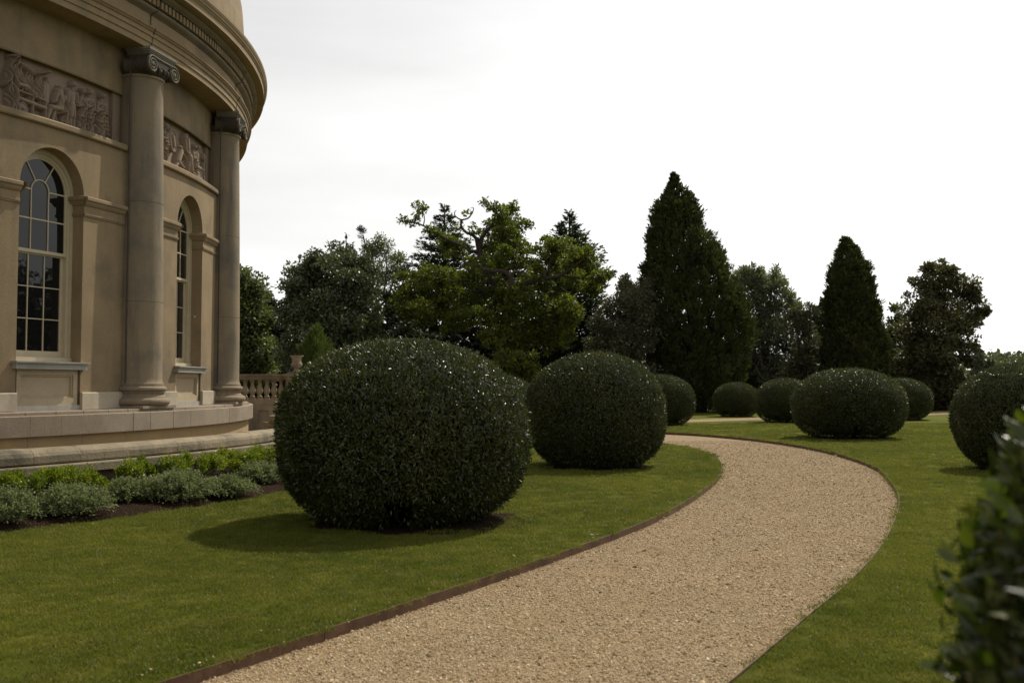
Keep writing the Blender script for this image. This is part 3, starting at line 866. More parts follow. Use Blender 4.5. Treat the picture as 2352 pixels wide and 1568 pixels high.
def standing(u, ht=.80, lean=0.0, robe=True, flip=1, arm=True):
    s = ht/.80; w = .062*s
    p = [C_(u+lean*ht, .755*s, u+lean*ht+.006*flip, .785*s, .046*s, .044*s, .095), C_(u+lean*ht, .66*s, u+lean*ht, .74*s, .026*s, .026*s, .06),
         C_(u+lean*.8*ht, .585*s, u+lean*.5*ht, .42*s, .083*s, .066*s, .075, 'f' if robe else 'c'),
         C_(u+lean*.9*ht-.05*s, .625*s, u+lean*.9*ht+.05*s, .625*s, .034*s, .034*s, .07)]
    if robe:
        p += [C_(u+lean*.4*ht, .44*s, u-.01, .05, .075*s, .10*s, .085, 'f'), C_(u-.07*s, .5*s, u+.07*s, .35*s, .045, .045, .095, 'g'),
              C_(u-.06*s, .3*s, u+.08*s, .15*s, .035, .04, .09, 'g'), C_(u-.05, .025, u+.07, .02, .03, .028, .07)]
    else:
        p += [C_(u-.02, .42*s, u-.03, .22*s, .055*s, .042*s, .085), C_(u-.03, .22*s, u-.035, .04, .04*s, .028*s, .07),
              C_(u+.03, .42*s, u+.045, .22*s, .052*s, .04*s, .075), C_(u+.045, .22*s, u+.04, .04, .038*s, .026*s, .065),
              C_(u-.035, .025, u+.02*flip-.02, .02, .025, .02, .06), C_(u+.04, .025, u+.09*flip, .02, .025, .02, .06),
              C_(u-.095, .66*s, u-.11, .1, .035, .06, .05, 'f')]
    if arm:
        p += [C_(u+lean*.9*ht+.075*flip*s, .63*s, u+.10*flip*s, .47*s, .036*s, .03*s, .085), C_(u+.10*flip*s, .47*s, u+.19*flip*s, .46*s, .03*s, .022*s, .085),
              C_(u-.08*flip*s, .63*s, u-.10*flip*s, .44*s, .036*s, .028*s, .075)]
    return p
def seated(u, flip=-1):
    return [C_(u+.05, .60, u+.045, .63, .05, .045, .09), C_(u+.04, .55, u+.06, .30, .085, .08, .09), C_(u+.06, .28, u-.14, .26, .07, .06, .10),
            C_(u-.14, .26, u-.22, .05, .055, .032, .08), C_(u-.05, .25, u-.10, .04, .05, .03, .07), C_(u-.22, .04, u-.29, .03, .028, .022, .06),
            C_(u+.11, .50, u+.06, .36, .035, .03, .10), C_(u+.06, .36, u+.0, .50, .028, .022, .105), C_(u-.03, .50, u-.08, .36, .035, .03, .09),
            C_(u+.02, .24, u+.12, .24, .06, .05, .09, 'f'), C_(u+.11, .2, u+.11, 0, .016, .016, .06), C_(u-.02, .2, u-.02, 0, .014, .014, .05), C_(u+.10, .18, u+.2, .01, .02, .03, .05, 'f')]
relief(A1-BAY, A1, [
    ('reclining_figure', [C_(-1.35, .18, -1.12, .14, .07, .06, .09), C_(-1.12, .14, -.95, .06, .05, .035, .08), C_(-1.2, .2, -1.02, .16, .04, .03, .10), C_(-1.42, .26, -1.42, .3, .05, .05, .09), C_(-1.4, .03, -.93, .02, .05, .03, .06, 'g')]),
    ('curtain', [C_(-.74, .84, -.66, .86, .06, .06, .11, 'f'), C_(-.72, .80, -.80, .42, .05, .085, .09, 'f'), C_(-.66, .80, -.64, .10, .04, .06, .085, 'f'), C_(-.78, .42, -.70, .05, .06, .10, .08, 'f'), C_(-.66, .8, -.34, .70, .035, .05, .08, 'g'), C_(-.34, .70, -.02, .82, .05, .03, .08, 'g'),
                 C_(-.56, .70, -.50, .36, .07, .07, .045, 'f'), C_(-.38, .68, -.34, .36, .09, .10, .045, 'f'), C_(-.2, .68, -.14, .32, .07, .08, .045, 'f')]),
    ('shield', [C_(-.52, .10, -.519, .10, .105, .105, .08, 'd')]),
    ('couch', [C_(-.62, .36, -.10, .33, .028, .028, .08), C_(-.60, .24, -.08, .21, .05, .05, .085), C_(-.33, .34, -.33, .01, .02, .024, .08), C_(-.08, .34, -.08, .01, .02, .024, .08), C_(-.62, .45, -.46, .46, .05, .05, .09), C_(-.46, .44, -.26, .33, .06, .03, .085, 'g'), C_(-.4, .03, .35, .02, .04, .04, .05)]),
    ('seated_figure', seated(.18)),
    ('seated_figure', [C_(-.02, .66, -.015, .7, .042, .04, .06), C_(-.03, .6, -.03, .36, .075, .08, .05), C_(-.09, .56, -.11, .4, .03, .025, .055)]),
    ('standing_figure', standing(.50, .80, 0, False, 1)),
    ('standing_figure', standing(.72, .74, .02, True, -1)),
    ('standing_figure', standing(.90, .78, .0, True, 1)),
    ('standing_figure', standing(1.18, .80, .03, True, 1) + [C_(1.36, .55, 1.38, .02, .013, .013, .06), C_(1.22, .4, 1.32, .12, .05, .03, .09, 'g')]),
])
relief(A1, A1+BAY, [
    ('shield', [C_(-.55, .62, -.5, .45, .15, .13, .09, 'd')]),
    ('warrior', standing(-.85, .8, .05, True, 1)),
    ('warrior', [C_(-.16, .50, -.10, .40, .05, .05, .09), C_(-.14, .42, -.26, .20, .08, .08, .1), C_(-.26, .18, -.05, .12, .06, .045, .1), C_(-.05, .12, -.08, .02, .04, .03, .08), C_(-.3, .15, -.42, .03, .05, .03, .09), C_(-.12, .38, .05, .3, .03, .025, .11)]),
    ('shield', [C_(.12, .74, .17, .56, .105, .11, .10, 'd')]),
    ('horse', [C_(.2, .55, .34, .42, .07, .10, .09), C_(.34, .42, .40, .20, .10, .07, .10), C_(.40, .20, .36, .02, .045, .03, .08), C_(.3, .3, .27, .02, .045, .03, .08), C_(.30, .70, .38, .80, .03, .02, .07), C_(.38, .80, .44, .78, .02, .015, .07)]),
    ('warrior', standing(.62, .72, -.02, True, 1)),
    ('warrior', standing(.82, .76, .0, False, -1)),
    ('chest', [C_(.60, .16, .98, .16, .12, .12, .10, 'b'), C_(.56, .29, 1.02, .29, .025, .025, .12, 'b'), C_(.58, .03, 1.0, .03, .03, .03, .12, 'b')]),
    ('fallen_figure', [C_(.46, .10, .62, .06, .06, .05, .12), C_(.40, .14, .40, .16, .045, .045, .11), C_(.6, .06, .78, .035, .04, .03, .11)]),
    ('column_monument', [C_(1.22, .60, 1.221, .60, .10, .10, .10, 'd'), C_(1.22, .5, 1.24, .04, .06, .055, .085), C_(1.16, .03, 1.34, .03, .035, .035, .10)]),
])

# ================================================================== BALUSTRADE WITH URN
BY = 34.0
def bx(px): return at(px, 885, BY)[0]
bal = empty('balustrade', (bx(610), BY, 0), 'weathered stone balustrade with bulbous balusters beyond the rotunda', 'balustrade')
def slab(mb, x0, x1, y0, y1, z0, z1):
    mb.box(((x0+x1)/2, (y0+y1)/2, (z0+z1)/2), ((x1-x0)/2, 0, 0), (0, (y1-y0)/2, 0), (0, 0, (z1-z0)/2))
X0, X1 = bx(470), bx(661)
mb = MB(); slab(mb, X0, X1, BY-.19, BY+.19, 1.80, 1.865); slab(mb, X0, X1, BY-.23, BY+.23, 1.866, 1.93); slab(mb, X0, X1, BY-.26, BY+.26, 1.931, 1.985)
mb.build('rail', M['balus'], bal)
mb = MB(); slab(mb, X0, X1, BY-.2, BY+.2, .94, 1.14); mb.build('plinth_course', M['balus'], bal)
mb = MB(); slab(mb, X0, X1, BY-.17, BY+.2, -.1, .938); 
slab(mb, X0, X1, BY-.215, BY-.17, .76, .938); slab(mb, X0, X1, BY-.215, BY-.17, -.1, .16)
for px in (470, 560, 621): slab(mb, bx(px), bx(px)+.55 if px < 600 else X1, BY-.215, BY-.17, .16, .76)
mb.build('panelled_wall', M['balus'], bal)
bprof = [(.0, 1.14), (.105, 1.14), (.105, 1.20), (.075, 1.205), (.095, 1.225), (.075, 1.25), (.055, 1.275), (.085, 1.32), (.112, 1.38), (.113, 1.43), (.095, 1.50), (.068, 1.58), (.052, 1.65), (.052, 1.68), (.075, 1.69), (.075, 1.71), (.06, 1.72), (.085, 1.74), (.085, 1.755), (.105, 1.756), (.105, 1.80), (0, 1.80)]
mb = MB(); mb.lathe((0, 0), bprof, 18)
bmesh_ = mb.build('baluster', M['balus'], bal); bmesh_.parent = bal; first = True
for i in range(11):
    x = bx(646) - .247*i
    o = bmesh_ if first else bpy.data.objects.new('baluster', bmesh_.data)
    if not first: COL.objects.link(o); o.parent = bal
    first = False
    o.location = Vector((x, BY, 0)) - bal.location
    o.rotation_euler = (0, 0, random.uniform(0, 6))
PXc = bx(681)
mb = MB()
slab(mb, PXc-.30, PXc+.30, BY-.30, BY+.30, -.1, 1.80); slab(mb, PXc-.34, PXc+.34, BY-.34, BY+.34, 1.80, 1.90); slab(mb, PXc-.38, PXc+.38, BY-.38, BY+.38, 1.901, 2.0); slab(mb, PXc-.25, PXc+.25, BY-.25, BY+.25, 2.0, 2.06)
mb.build('pier', M['balus'], bal)
urn = empty('garden_urn', (PXc, BY, 2.06), 'stone garden urn with flared rim standing on the balustrade pier', 'urn')
mb = MB(); mb.lathe((PXc, BY), [(0, 2.062), (.15, 2.062), (.15, 2.10), (.10, 2.12), (.06, 2.15), (.06, 2.18), (.10, 2.20)], 28); mb.build('foot', M['balus'], urn)
uprof = [(.08, 2.20), (.15, 2.235), (.185, 2.29), (.185, 2.34), (.165, 2.37), (.145, 2.40), (.15, 2.48), (.165, 2.54), (.20, 2.585), (.23, 2.60), (.23, 2.62), (.19, 2.62), (.15, 2.57), (0, 2.56)]
mb = MB(); vs = []; fs = []; nn = 64
for i, (r, z) in enumerate(uprof):
    fl = .07 if 1 <= i <= 7 else 0
    for k in range(nn):
        a = 2*math.pi*k/nn; rr = r*(1 + fl*(abs(math.sin(a*10))-.5)); vs.append((PXc+rr*math.cos(a), BY+rr*math.sin(a), z))
for i in range(len(uprof)-1):
    for k in range(nn): fs.append((i*nn+k, i*nn+(k+1) % nn, (i+1)*nn+(k+1) % nn, (i+1)*nn+k))
mb.add(vs, fs, True); mb.build('bowl', M['balus'], urn)
# paved landing at its foot
mb = MB(); slab(mb, bx(470), bx(760), BY-3.6, BY-.22, 0, .10); o = mb.build('paving', M['coping']); o['kind'] = 'structure'

# ================================================================== CLIPPED LAUREL BUSHES
PROF_T = np.array([0, .04, .10, .2, .32, .45, .58, .70, .80, .88, .94, .98, 1.0])
PROF_R = np.array([.55, .68, .80, .915, .975, 1.0, .985, .925, .815, .67, .49, .29, .0])
def bush_surface(n, seed, low=True):
    r = np.random.default_rng(seed)
    tt = np.linspace(0, 1, 400); rr = np.interp(tt, PROF_T, PROF_R)
    ds = np.hypot(np.gradient(rr)*1.5, np.gradient(tt)*2.1); w = (rr+.03)*ds
    w = w*np.where(tt < .10, .8, np.where(tt < .3, 1.25, 1.0))
    cdf = np.cumsum(w)/w.sum()
    t = np.interp(r.random(n), cdf, tt); th = r.random(n)*2*math.pi
    rad = np.interp(t, PROF_T, PROF_R)
    bump = 1 + .012*np.sin(3*th+5*t+seed) + .010*np.sin(7*th-9*t) + .008*np.sin(13*th+17*t)
    rad = rad*bump
    dr = (np.interp(np.clip(t+.01, 0, 1), PROF_T, PROF_R)-np.interp(np.clip(t-.01, 0, 1), PROF_T, PROF_R))/.02
    N = unit(np.stack([np.cos(th)*1.0, np.sin(th)*1.0, -dr*.7], 1))
    P = np.stack([rad*np.cos(th), rad*np.sin(th), t], 1)
    return P, N, t, th
def bush_leaves(n, seed, L, W, fold, size=(1.5, 2.1)):
    """leaves on a bush of unit plan radius and unit height, written for the real size"""
    r = np.random.default_rng(seed+50)
    P, N, t, th = bush_surface(n, seed)
    sc = np.array([size[0], size[0], size[1]])
    P = P*sc
    depth = np.abs(r.normal(0, .038, n)); depth[r.random(n) < .12] *= 3.0
    out = r.random(n) < .02; depth[out] = -r.uniform(.0, .05, out.sum())
    P = P - N*depth[:, None]
    # gaps low down
    keep = ~((t < .16) & (np.sin(3*th+seed+.6)+np.sin(7*th+2) > 1.4) & (r.random(n) < .9))
    T = N*r.uniform(.1, .9, (n, 1)) + r.normal(0, .55, (n, 3)) + np.array([0, 0, .55])
    Nn = N + r.normal(0, .31, (n, 3))
    Ls = L*r.uniform(.65, 1.25, n); Ws = W*r.uniform(.75, 1.2, n)
    k = keep & (P[:, 2] > .03)
    return leaf_arrays(P[k], T[k], Nn[k], Ls[k], Ws[k], fold)
def bush_core(scale=.90, seed=0):  # solid filler that stops see-through; the inner shade is in its colour
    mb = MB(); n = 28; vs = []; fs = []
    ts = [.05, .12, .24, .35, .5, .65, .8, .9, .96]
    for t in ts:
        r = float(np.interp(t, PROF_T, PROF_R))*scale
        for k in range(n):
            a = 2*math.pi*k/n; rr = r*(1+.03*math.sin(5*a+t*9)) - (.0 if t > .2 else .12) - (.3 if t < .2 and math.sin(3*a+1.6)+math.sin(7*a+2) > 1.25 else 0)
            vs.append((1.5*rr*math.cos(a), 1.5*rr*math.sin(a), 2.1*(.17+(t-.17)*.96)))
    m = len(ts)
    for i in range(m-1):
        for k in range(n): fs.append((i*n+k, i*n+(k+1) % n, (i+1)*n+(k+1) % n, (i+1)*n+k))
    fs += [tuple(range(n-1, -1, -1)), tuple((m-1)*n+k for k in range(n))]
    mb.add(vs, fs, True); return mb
V, k, l = bush_leaves(88000, 1, .056, .018, True); me_hi = np_mesh('foliage', V, k, l, M['laurel'])
V, k, l = bush_leaves(60000, 2, .056, .020, False); me_mid = np_mesh('foliage', V, k, l, M['laurel_far'])
core_o = None
def stems_mb(seed):
    r = random.Random(seed); mb = MB()
    for i in range(9):
        a = i*.698 + r.uniform(-.3, .3); q = r.uniform(.15, .5); h = r.uniform(.45, .8)
        p0 = np.array([.12*math.cos(a)*r.random()*3, .12*math.sin(a)*r.random()*3, -.03]); p2 = np.array([q*1.9*math.cos(a), q*1.9*math.sin(a), h])
        mid = p0*.5+p2*.5+np.array([0, 0, -.12])
        mb.tube([p0, mid, p2], [.035, .026, .016], 6)
    return mb
core_me = stem_me = None
BUSH = []
def bush(px_c, loc, a, h, label, hi=False, rotz=0.0):
    global core_me, stem_me
    o = empty('clipped_bush', (loc[0], loc[1], 0), label, 'topiary bush', 'clipped dome shaped evergreen bushes on the lawns')
    o.rotation_euler = (0, 0, rotz)
    f = bpy.data.objects.new('foliage', me_hi if hi else me_mid); COL.objects.link(f); f.parent = o; f['kind'] = 'stuff'
    f.scale = (a/1.5, a/1.5, h/2.1)
    if core_me is None:
        c = bush_core().build('shade_core', M['core'], None); core_me = c.data; COL.objects.unlink(c)
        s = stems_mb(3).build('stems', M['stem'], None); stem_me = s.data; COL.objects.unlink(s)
    c = bpy.data.objects.new('shade_core', core_me); COL.objects.link(c); c.parent = o; c.scale = f.scale  # added dark filler, shade painted in, behind the leaf layer
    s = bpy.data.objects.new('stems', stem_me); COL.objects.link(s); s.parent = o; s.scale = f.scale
    BUSH.append((loc[0], loc[1], a, h)); return o
bush(0, (-1.30, 11.95), 1.50, 2.14, 'largest nearest rounded evergreen bush on the front lawn before the rotunda', True, .4)
bush(0, (1.66, 19.85), 1.39, 2.24, 'second large rounded bush just right of the largest, inside the curve of the path', True, 2.1)
bush(0, (10.25, 30.4), 1.69, 2.11, 'wide rounded bush standing alone across the path, before the slim conical tree', False, 1.0)
bush(0, (5.98, 40.2), 1.38, 2.03, 'rounded bush half hidden behind the right side of the second large bush', False, 2.9)
bush(0, (11.6, 51.6), 1.19, 1.76, 'small far rounded bush below the tall conical tree, beyond the cross path', False, 4.0)
bush(0, (11.9, 43.4), 1.31, 1.91, 'rounded bush partly hidden behind the left side of the wide bush', False, 5.2)
bush(0, (18.15, 46.7), 1.45, 1.94, 'rounded bush peeping out from the right side of the wide bush', False, .9)
bush(0, (9.80, 18.9), 1.36, 2.03, 'large rounded bush at the right edge, behind the blurred foreground leaves', True, 3.7)
bush(0, (32.2, 71.3), 1.30, 1.74, 'farthest rounded bush, a sliver seen left of the bush at the right edge', False, 1.9)
bush(0, (29.9, 64.1), 1.45, 1.86, 'far rounded bush mostly hidden behind the bush at the right edge', False, 2.5)
bush(0, (-.44, 27.95), 1.32, 1.89, 'pale topped bush glimpsed in the gap between the two large near bushes', False, .2)
# the one right beside the camera
FG = (2.20, 1.30)
fg = bush(0, FG, 1.48, 2.12, 'dark out of focus bush in the right foreground with big shiny leaves', True, 5.0)
lm = MB()
lm.add([(0, -.5, 0), (.19, -.2, .045), (.17, .15, .04), (0, .5, -.06), (-.17, .15, .04), (-.19, -.2, .045), (0, -.15, 0), (0, .2, 0)],
       [(0, 1, 6), (1, 2, 7, 6), (2, 3, 7), (3, 4, 7), (4, 5, 6, 7), (5, 0, 6)], True)
l0 = lm.build('leaf', M['near_leaf'], None, False); leaf_me = l0.data; COL.objects.unlink(l0)
r = np.random.default_rng(11)
P, N, t, th = bush_surface(60000, 5)
P = P*np.array([1.48, 1.48, 2.12]); cnt = 0
for i in range(len(P)):
    if t[i] < .3: continue
    w = P[i] + np.array([FG[0], FG[1], 0])
    if w[1] < .6: continue
    u = 1176 + F*w[0]/w[1]; v_ = 885 - F*(w[2]-EYE)/w[1]
    view = unit(np.array([w[0], w[1], w[2]-EYE]))
    if u > 2400 or v_ > 1620 or v_ < 780 or N[i]@view > .35: continue
    if r.random() > .32: continue
    o = bpy.data.objects.new('leaf', leaf_me); COL.objects.link(o); o.parent = fg
    d = unit(N[i]*.6 + r.normal(0, .5, 3) + np.array([0, 0, .5])); nn_ = unit(N[i] + r.normal(0, .5, 3))
    x_ = unit(np.cross(d, nn_)); z_ = np.cross(x_, d)
    s_ = r.uniform(.045, .075)
    mw = Matrix(((x_[0], d[0], z_[0], 0), (x_[1], d[1], z_[1], 0), (x_[2], d[2], z_[2], 0), (0, 0, 0, 1)))
    pp = P[i] - N[i]*r.uniform(-.05, .03)
    mw = Matrix.Translation(Vector(pp)) @ mw @ Matrix.Diagonal((s_, s_, s_, 1))
    rz = Matrix.Rotation(-5.0, 4, 'Z')
    o.matrix_local = rz @ mw
    cnt += 1
    if cnt >= 290: break
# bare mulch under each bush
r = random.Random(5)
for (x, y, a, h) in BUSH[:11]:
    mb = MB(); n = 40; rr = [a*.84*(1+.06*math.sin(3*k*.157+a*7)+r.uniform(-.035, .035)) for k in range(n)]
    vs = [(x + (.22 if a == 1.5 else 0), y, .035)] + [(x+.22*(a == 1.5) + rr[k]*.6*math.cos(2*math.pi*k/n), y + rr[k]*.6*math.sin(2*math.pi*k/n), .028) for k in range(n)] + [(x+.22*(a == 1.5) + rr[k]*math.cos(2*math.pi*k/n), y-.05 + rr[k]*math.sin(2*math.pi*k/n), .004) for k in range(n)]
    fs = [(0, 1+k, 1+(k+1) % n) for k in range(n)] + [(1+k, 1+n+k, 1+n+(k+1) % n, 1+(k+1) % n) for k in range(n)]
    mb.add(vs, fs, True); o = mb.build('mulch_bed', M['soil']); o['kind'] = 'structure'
#@@TREES

# ================================================================== TREES
def m_per_px(D): return D/F
def clump_points(lobes, D, seed, per_m2, dz_scale=1.0, clump=.36, squash=1.0):
    """lobes: (px, py, r_px[, dz_m]) seen from the path, standing at distance D.  Returns leaf positions, outward dirs"""
    r = np.random.default_rng(seed); Ps = []; Ds = []
    xs = [l[0] for l in lobes]; half = (max(xs)-min(xs))/2*m_per_px(D)
    for l in lobes:
        c = at(l[0], l[1], D); R = l[2]*m_per_px(D)
        dz = l[3] if len(l) > 3 else r.uniform(-.55, .55)*half*dz_scale
        c = c + np.array([c[0]/D*dz, dz, (c[2]-EYE)/D*dz])    # stays on its sight line
        R *= (1+dz/D)
        nk = max(6, int(14*(R/.9)**1.2)); 
        d = unit(r.normal(size=(nk, 3))); rad = R*r.uniform(.2, .95, nk)
        cc = c + d*rad[:, None]*np.array([1, 1, squash])
        cr = R*clump*r.uniform(.7, 1.25, nk) + .10
        n = int(per_m2*4*math.pi*R*R); per = np.maximum(3, (n*cr**2/np.sum(cr**2)).astype(int))
        ci = np.repeat(np.arange(nk), per)
        o = unit(r.normal(size=(len(ci), 3)))*(r.random(len(ci))**.45)[:, None]
        o[:, 2] *= .75
        Ps.append(cc[ci] + o*cr[ci][:, None]); Ds.append(unit(o*.8 + (cc[ci]-c)/R*.8 + r.normal(0, .3, o.shape)))
    P = np.concatenate(Ps); Dn = np.concatenate(Ds); k = P[:, 2] > .03
    return P[k], Dn[k]
def leaves_obj(root, P, Dn, mat, L, asp, seed, up=.1, fold=False, name='crown'):
    r = np.random.default_rng(seed+9); n = len(P)
    T = Dn + r.normal(0, .6, (n, 3)) + np.array([0, 0, up]); N = Dn + r.normal(0, .6, (n, 3)) + np.array([0, 0, .5])
    V, k, l = leaf_arrays(P, T, N, L*r.uniform(.6, 1.3, n), L*asp*r.uniform(.7, 1.2, n), fold)
    o = link_mesh(name, np_mesh(name, V, k, l, mat), root); o['kind'] = 'stuff'; return o
def trunk_obj(root, limbs, name='trunk'):
    mb = MB()
    for pts, rad in limbs:
        q = catmull(pts, 4); rr = np.interp(np.linspace(0, 1, len(q)), np.linspace(0, 1, len(rad)), rad)
        mb.tube(list(q), list(rr), 8)
    return mb.build(name, M['bark'], root)
def limb_px(pts, D, rad): return ([at(x, y, D + (p[0] if p else 0)) for x, y, *p in pts], rad)
def simple_trunk(lobes, D, rad, seed):
    r = random.Random(seed)
    xs = sum(l[0]*l[2] for l in lobes)/sum(l[2] for l in lobes); base = np.array([(xs-1176)/F*D, D, -.1])
    limbs = []; top = None
    lo = sorted(lobes, key=lambda l: -l[2])[:7]
    fork = base + np.array([0, 0, max(1.2, min(EYE + (885-max(l[1] for l in lobes))/F*D, 3.0))])
    limbs.append(([base, base*.5+fork*.5 + np.array([.05, 0, 0]), fork], [rad, rad*.8, rad*.7]))
    for l in lo:
        e = at(l[0], l[1], D + r.uniform(-1, 1)); m_ = fork*.45 + e*.55 + np.array([r.uniform(-.3, .3), 0, -.15])
        limbs.append(([fork + np.array([0, 0, -.1]), m_, e], [rad*.6, rad*.35, rad*.12]))
    return limbs
def tree(name, label, cat, lobes, D, mat, L=.2, asp=.5, per=36, seed=1, rad=.3, group='trees beyond the lawn', clump=.37, dzs=1.0, up=.1, limbs=None, sub=None):
    xs = sum(l[0] for l in lobes)/len(lobes)
    root = empty(name, ((xs-1176)/F*D, D, 0), label, cat, group)
    P, Dn = clump_points(lobes, D, seed, per*2.7, dzs, clump)
    leaves_obj(root, P, Dn, M[mat], L*1.25, asp*1.12, seed, up)
    trunk_obj(root, limbs or simple_trunk(lobes, D, rad, seed))
    return root
def conifer(name, label, prof, D, mat, n_tuft, per_tuft, L, asp, seed, tuft=.5, up=.9, rad=.35, zbase=0.05, lump=.10, group='trees beyond the lawn'):
    """prof: (py, centre px, half-width px) from top to bottom"""
    r = np.random.default_rng(seed)
    py = np.array([p[0] + ((4 + 17*min(1, p[2]/40)) if up > .5 and D > 50 else 0)*(1 - (p[0]-prof[0][0])/(prof[-1][0]-prof[0][0])) for p in prof], float); pc = np.array([p[1] for p in prof], float); ph = np.array([max(p[2] - (min(6, p[2]*.14) if D > 50 and up > .5 else 0), .5) for p in prof], float)
    Y = np.linspace(py[0], py[-1], 500); w = np.interp(Y, py, ph) + 3; cdf = np.cumsum(w)/w.sum()
    y = np.interp(r.random(n_tuft), cdf, Y); th = r.random(n_tuft)*2*math.pi
    R = np.interp(y, py, ph)*m_per_px(D); cx = (np.interp(y, py, pc)-1176)/F*D
    Z = np.array([at(1176, yy, D)[2] for yy in y])
    Rm = R*(1 + lump*np.sin(3*th + Z*1.1 + seed) + lump*.8*np.sin(5*th - Z*2.3) + r.normal(0, .05, n_tuft)) 
    q = np.where(r.random(n_tuft) < .62, r.uniform(.86, 1.0, n_tuft), r.uniform(.3, .9, n_tuft))
    out = np.stack([np.cos(th), np.sin(th), np.zeros(n_tuft)], 1)
    tuft_k = np.clip(R/1.0, .35, 1.0); Ct = np.stack([cx, np.full(n_tuft, D), Z], 1) + out*(np.maximum(Rm-tuft*.35*tuft_k, .03)*q)[:, None]
    ci = np.repeat(np.arange(n_tuft), per_tuft); n = len(ci)
    f_ = r.random(n); axis = unit(out*.55 + np.array([0, 0, up]) + r.normal(0, .18, (n_tuft, 3)))
    sp = r.normal(0, .22, (n, 3))*tuft*(1-f_[:, None]*.6)
    P = Ct[ci] + axis[ci]*(f_*tuft*tuft_k[ci])[:, None] + sp*tuft_k[ci][:, None]
    Dn = unit(axis[ci] + sp*1.2/tuft + r.normal(0, .25, (n, 3)))
    k = P[:, 2] > zbase
    base_x = (pc[-1]-1176)/F*D
    root = empty(name, (base_x, D, 0), label, 'tree', group)
    N = out[ci] + r.normal(0, .6, (n, 3))
    V, kk, l = leaf_arrays(P[k], Dn[k], N[k], L*r.uniform(.6, 1.3, n)[k], L*asp*r.uniform(.7, 1.2, n)[k])
    o = link_mesh('crown', np_mesh('crown', V, kk, l, M[mat]), root); o['kind'] = 'stuff'
    top = at(pc[0], py[0]+12, D)
    trunk_obj(root, [([np.array([base_x, D, -.1]), np.array([(base_x*.6+top[0]*.4), D, top[2]*.45]), top], [rad, rad*.6, .03])])
    return root

# the tall cone left of centre right, and the slimmer one beside it
conifer('cypress_tree', 'tallest dark conical evergreen tree standing right of the oak', [(403, 1552, 1), (412, 1553, 8), (425, 1555, 18), (444, 1560, 32), (470, 1556, 54), (510, 1554, 65), (575, 1571, 93), (640, 1580, 107), (700, 1597, 122), (755, 1605, 130), (840, 1604, 117), (900, 1603, 100), (948, 1608, 84)],
        60.0, 'cypress', 3300, 34, .25, .34, 3, tuft=.58, rad=.45, lump=.025)
conifer('cypress_tree', 'slim dark conical evergreen tree behind the wide rounded bush', [(544, 1946, 1), (552, 1947, 10), (568, 1949, 25), (593, 1953, 38), (633, 1956, 52), (680, 1957, 61), (746, 1961, 69), (795, 1965, 76), (842, 1963, 80), (900, 1962, 76), (945, 1962, 68)],
        62.0, 'cypress', 2400, 34, .24, .34, 4, tuft=.52, rad=.4, lump=.025)
# broadleaf trees from left to right
tree('broad_tree', 'grey green broadleaf tree beside the edge of the second column', 'tree', [(560, 690, 60), (548, 645, 40), (578, 720, 42), (560, 790, 66), (598, 800, 42), (520, 720, 80), (520, 830, 80), (575, 850, 60), (590, 690, 20), (605, 740, 22)], 62, 'broad', .20, .55, 42, 21, .3)
tree('dark_tree', 'small dark tree filling the dip between the leftmost tree and the big evergreen dome', 'tree', [(608, 685, 22), (625, 712, 24), (640, 770, 45), (618, 760, 40), (615, 830, 55), (650, 850, 50)], 68, 'dark', .2, .5, 50, 22, .25)
tree('holm_oak', 'broad dense dome of a dark grey green evergreen oak left of the yellow green oak', 'tree', [(745, 640, 66), (700, 650, 52), (795, 645, 62), (690, 705, 52), (745, 720, 90), (830, 705, 58), (800, 780, 80), (700, 790, 66), (850, 785, 46), (760, 830, 80), (655, 722, 18), (720, 600, 34), (775, 592, 34), (820, 612, 34), (672, 655, 30), (850, 660, 28), (870, 730, 24), (865, 850, 44)],
     58, 'holm', .17, .55, 48, 23, .45)
conifer('weeping_conifer', 'drooping dark conifer tip showing above the evergreen dome', [(537, 795, 4), (550, 796, 11), (575, 798, 16), (610, 800, 20), (680, 800, 34), (780, 800, 50), (900, 800, 60)], 76, 'cedar', 420, 26, .3, .25, 24, tuft=.5, up=-.8, rad=.3)
tree('ash_tree', 'thin open tree with sky showing through and a round ball of mistletoe on top', 'tree', [(846, 572, 24), (868, 566, 24), (890, 575, 26), (915, 596, 26), (862, 615, 30), (900, 632, 34), (872, 672, 32), (927, 622, 22), (935, 650, 18), (850, 645, 22), (905, 690, 26)], 72, 'broad', .15, .42, 36, 25, .2, clump=.42,
     limbs=[limb_px([(880, 905), (876, 780), (872, 720), (858, 650), (845, 590), (834, 540)], 72, [.25, .2, .17, .12, .07, .04]), limb_px([(874, 740), (892, 680), (908, 630), (914, 596)], 72, [.12, .09, .06, .03]), limb_px([(873, 700), (915, 672), (938, 640)], 72, [.09, .06, .02]), limb_px([(862, 670), (846, 620), (842, 580)], 72, [.08, .05, .02]), limb_px([(880, 690), (888, 620), (886, 575)], 72, [.07, .05, .02]), limb_px([(872, 770), (900, 730), (930, 690)], 72, [.1, .06, .02])])
mist = COL.objects[-1]
root = [o for o in COL.objects if o.get('label', '').startswith('thin open tree')][0]
for (x, y, q) in ((832, 533, 11), (858, 582, 12), (880, 680, 13)):
    P, Dn = clump_points([(x, y, q, 0.0)], 72, int(x), 260, 0, .5)
    leaves_obj(root, P, Dn, M['dark'], .16, .35, int(x), name='mistletoe')
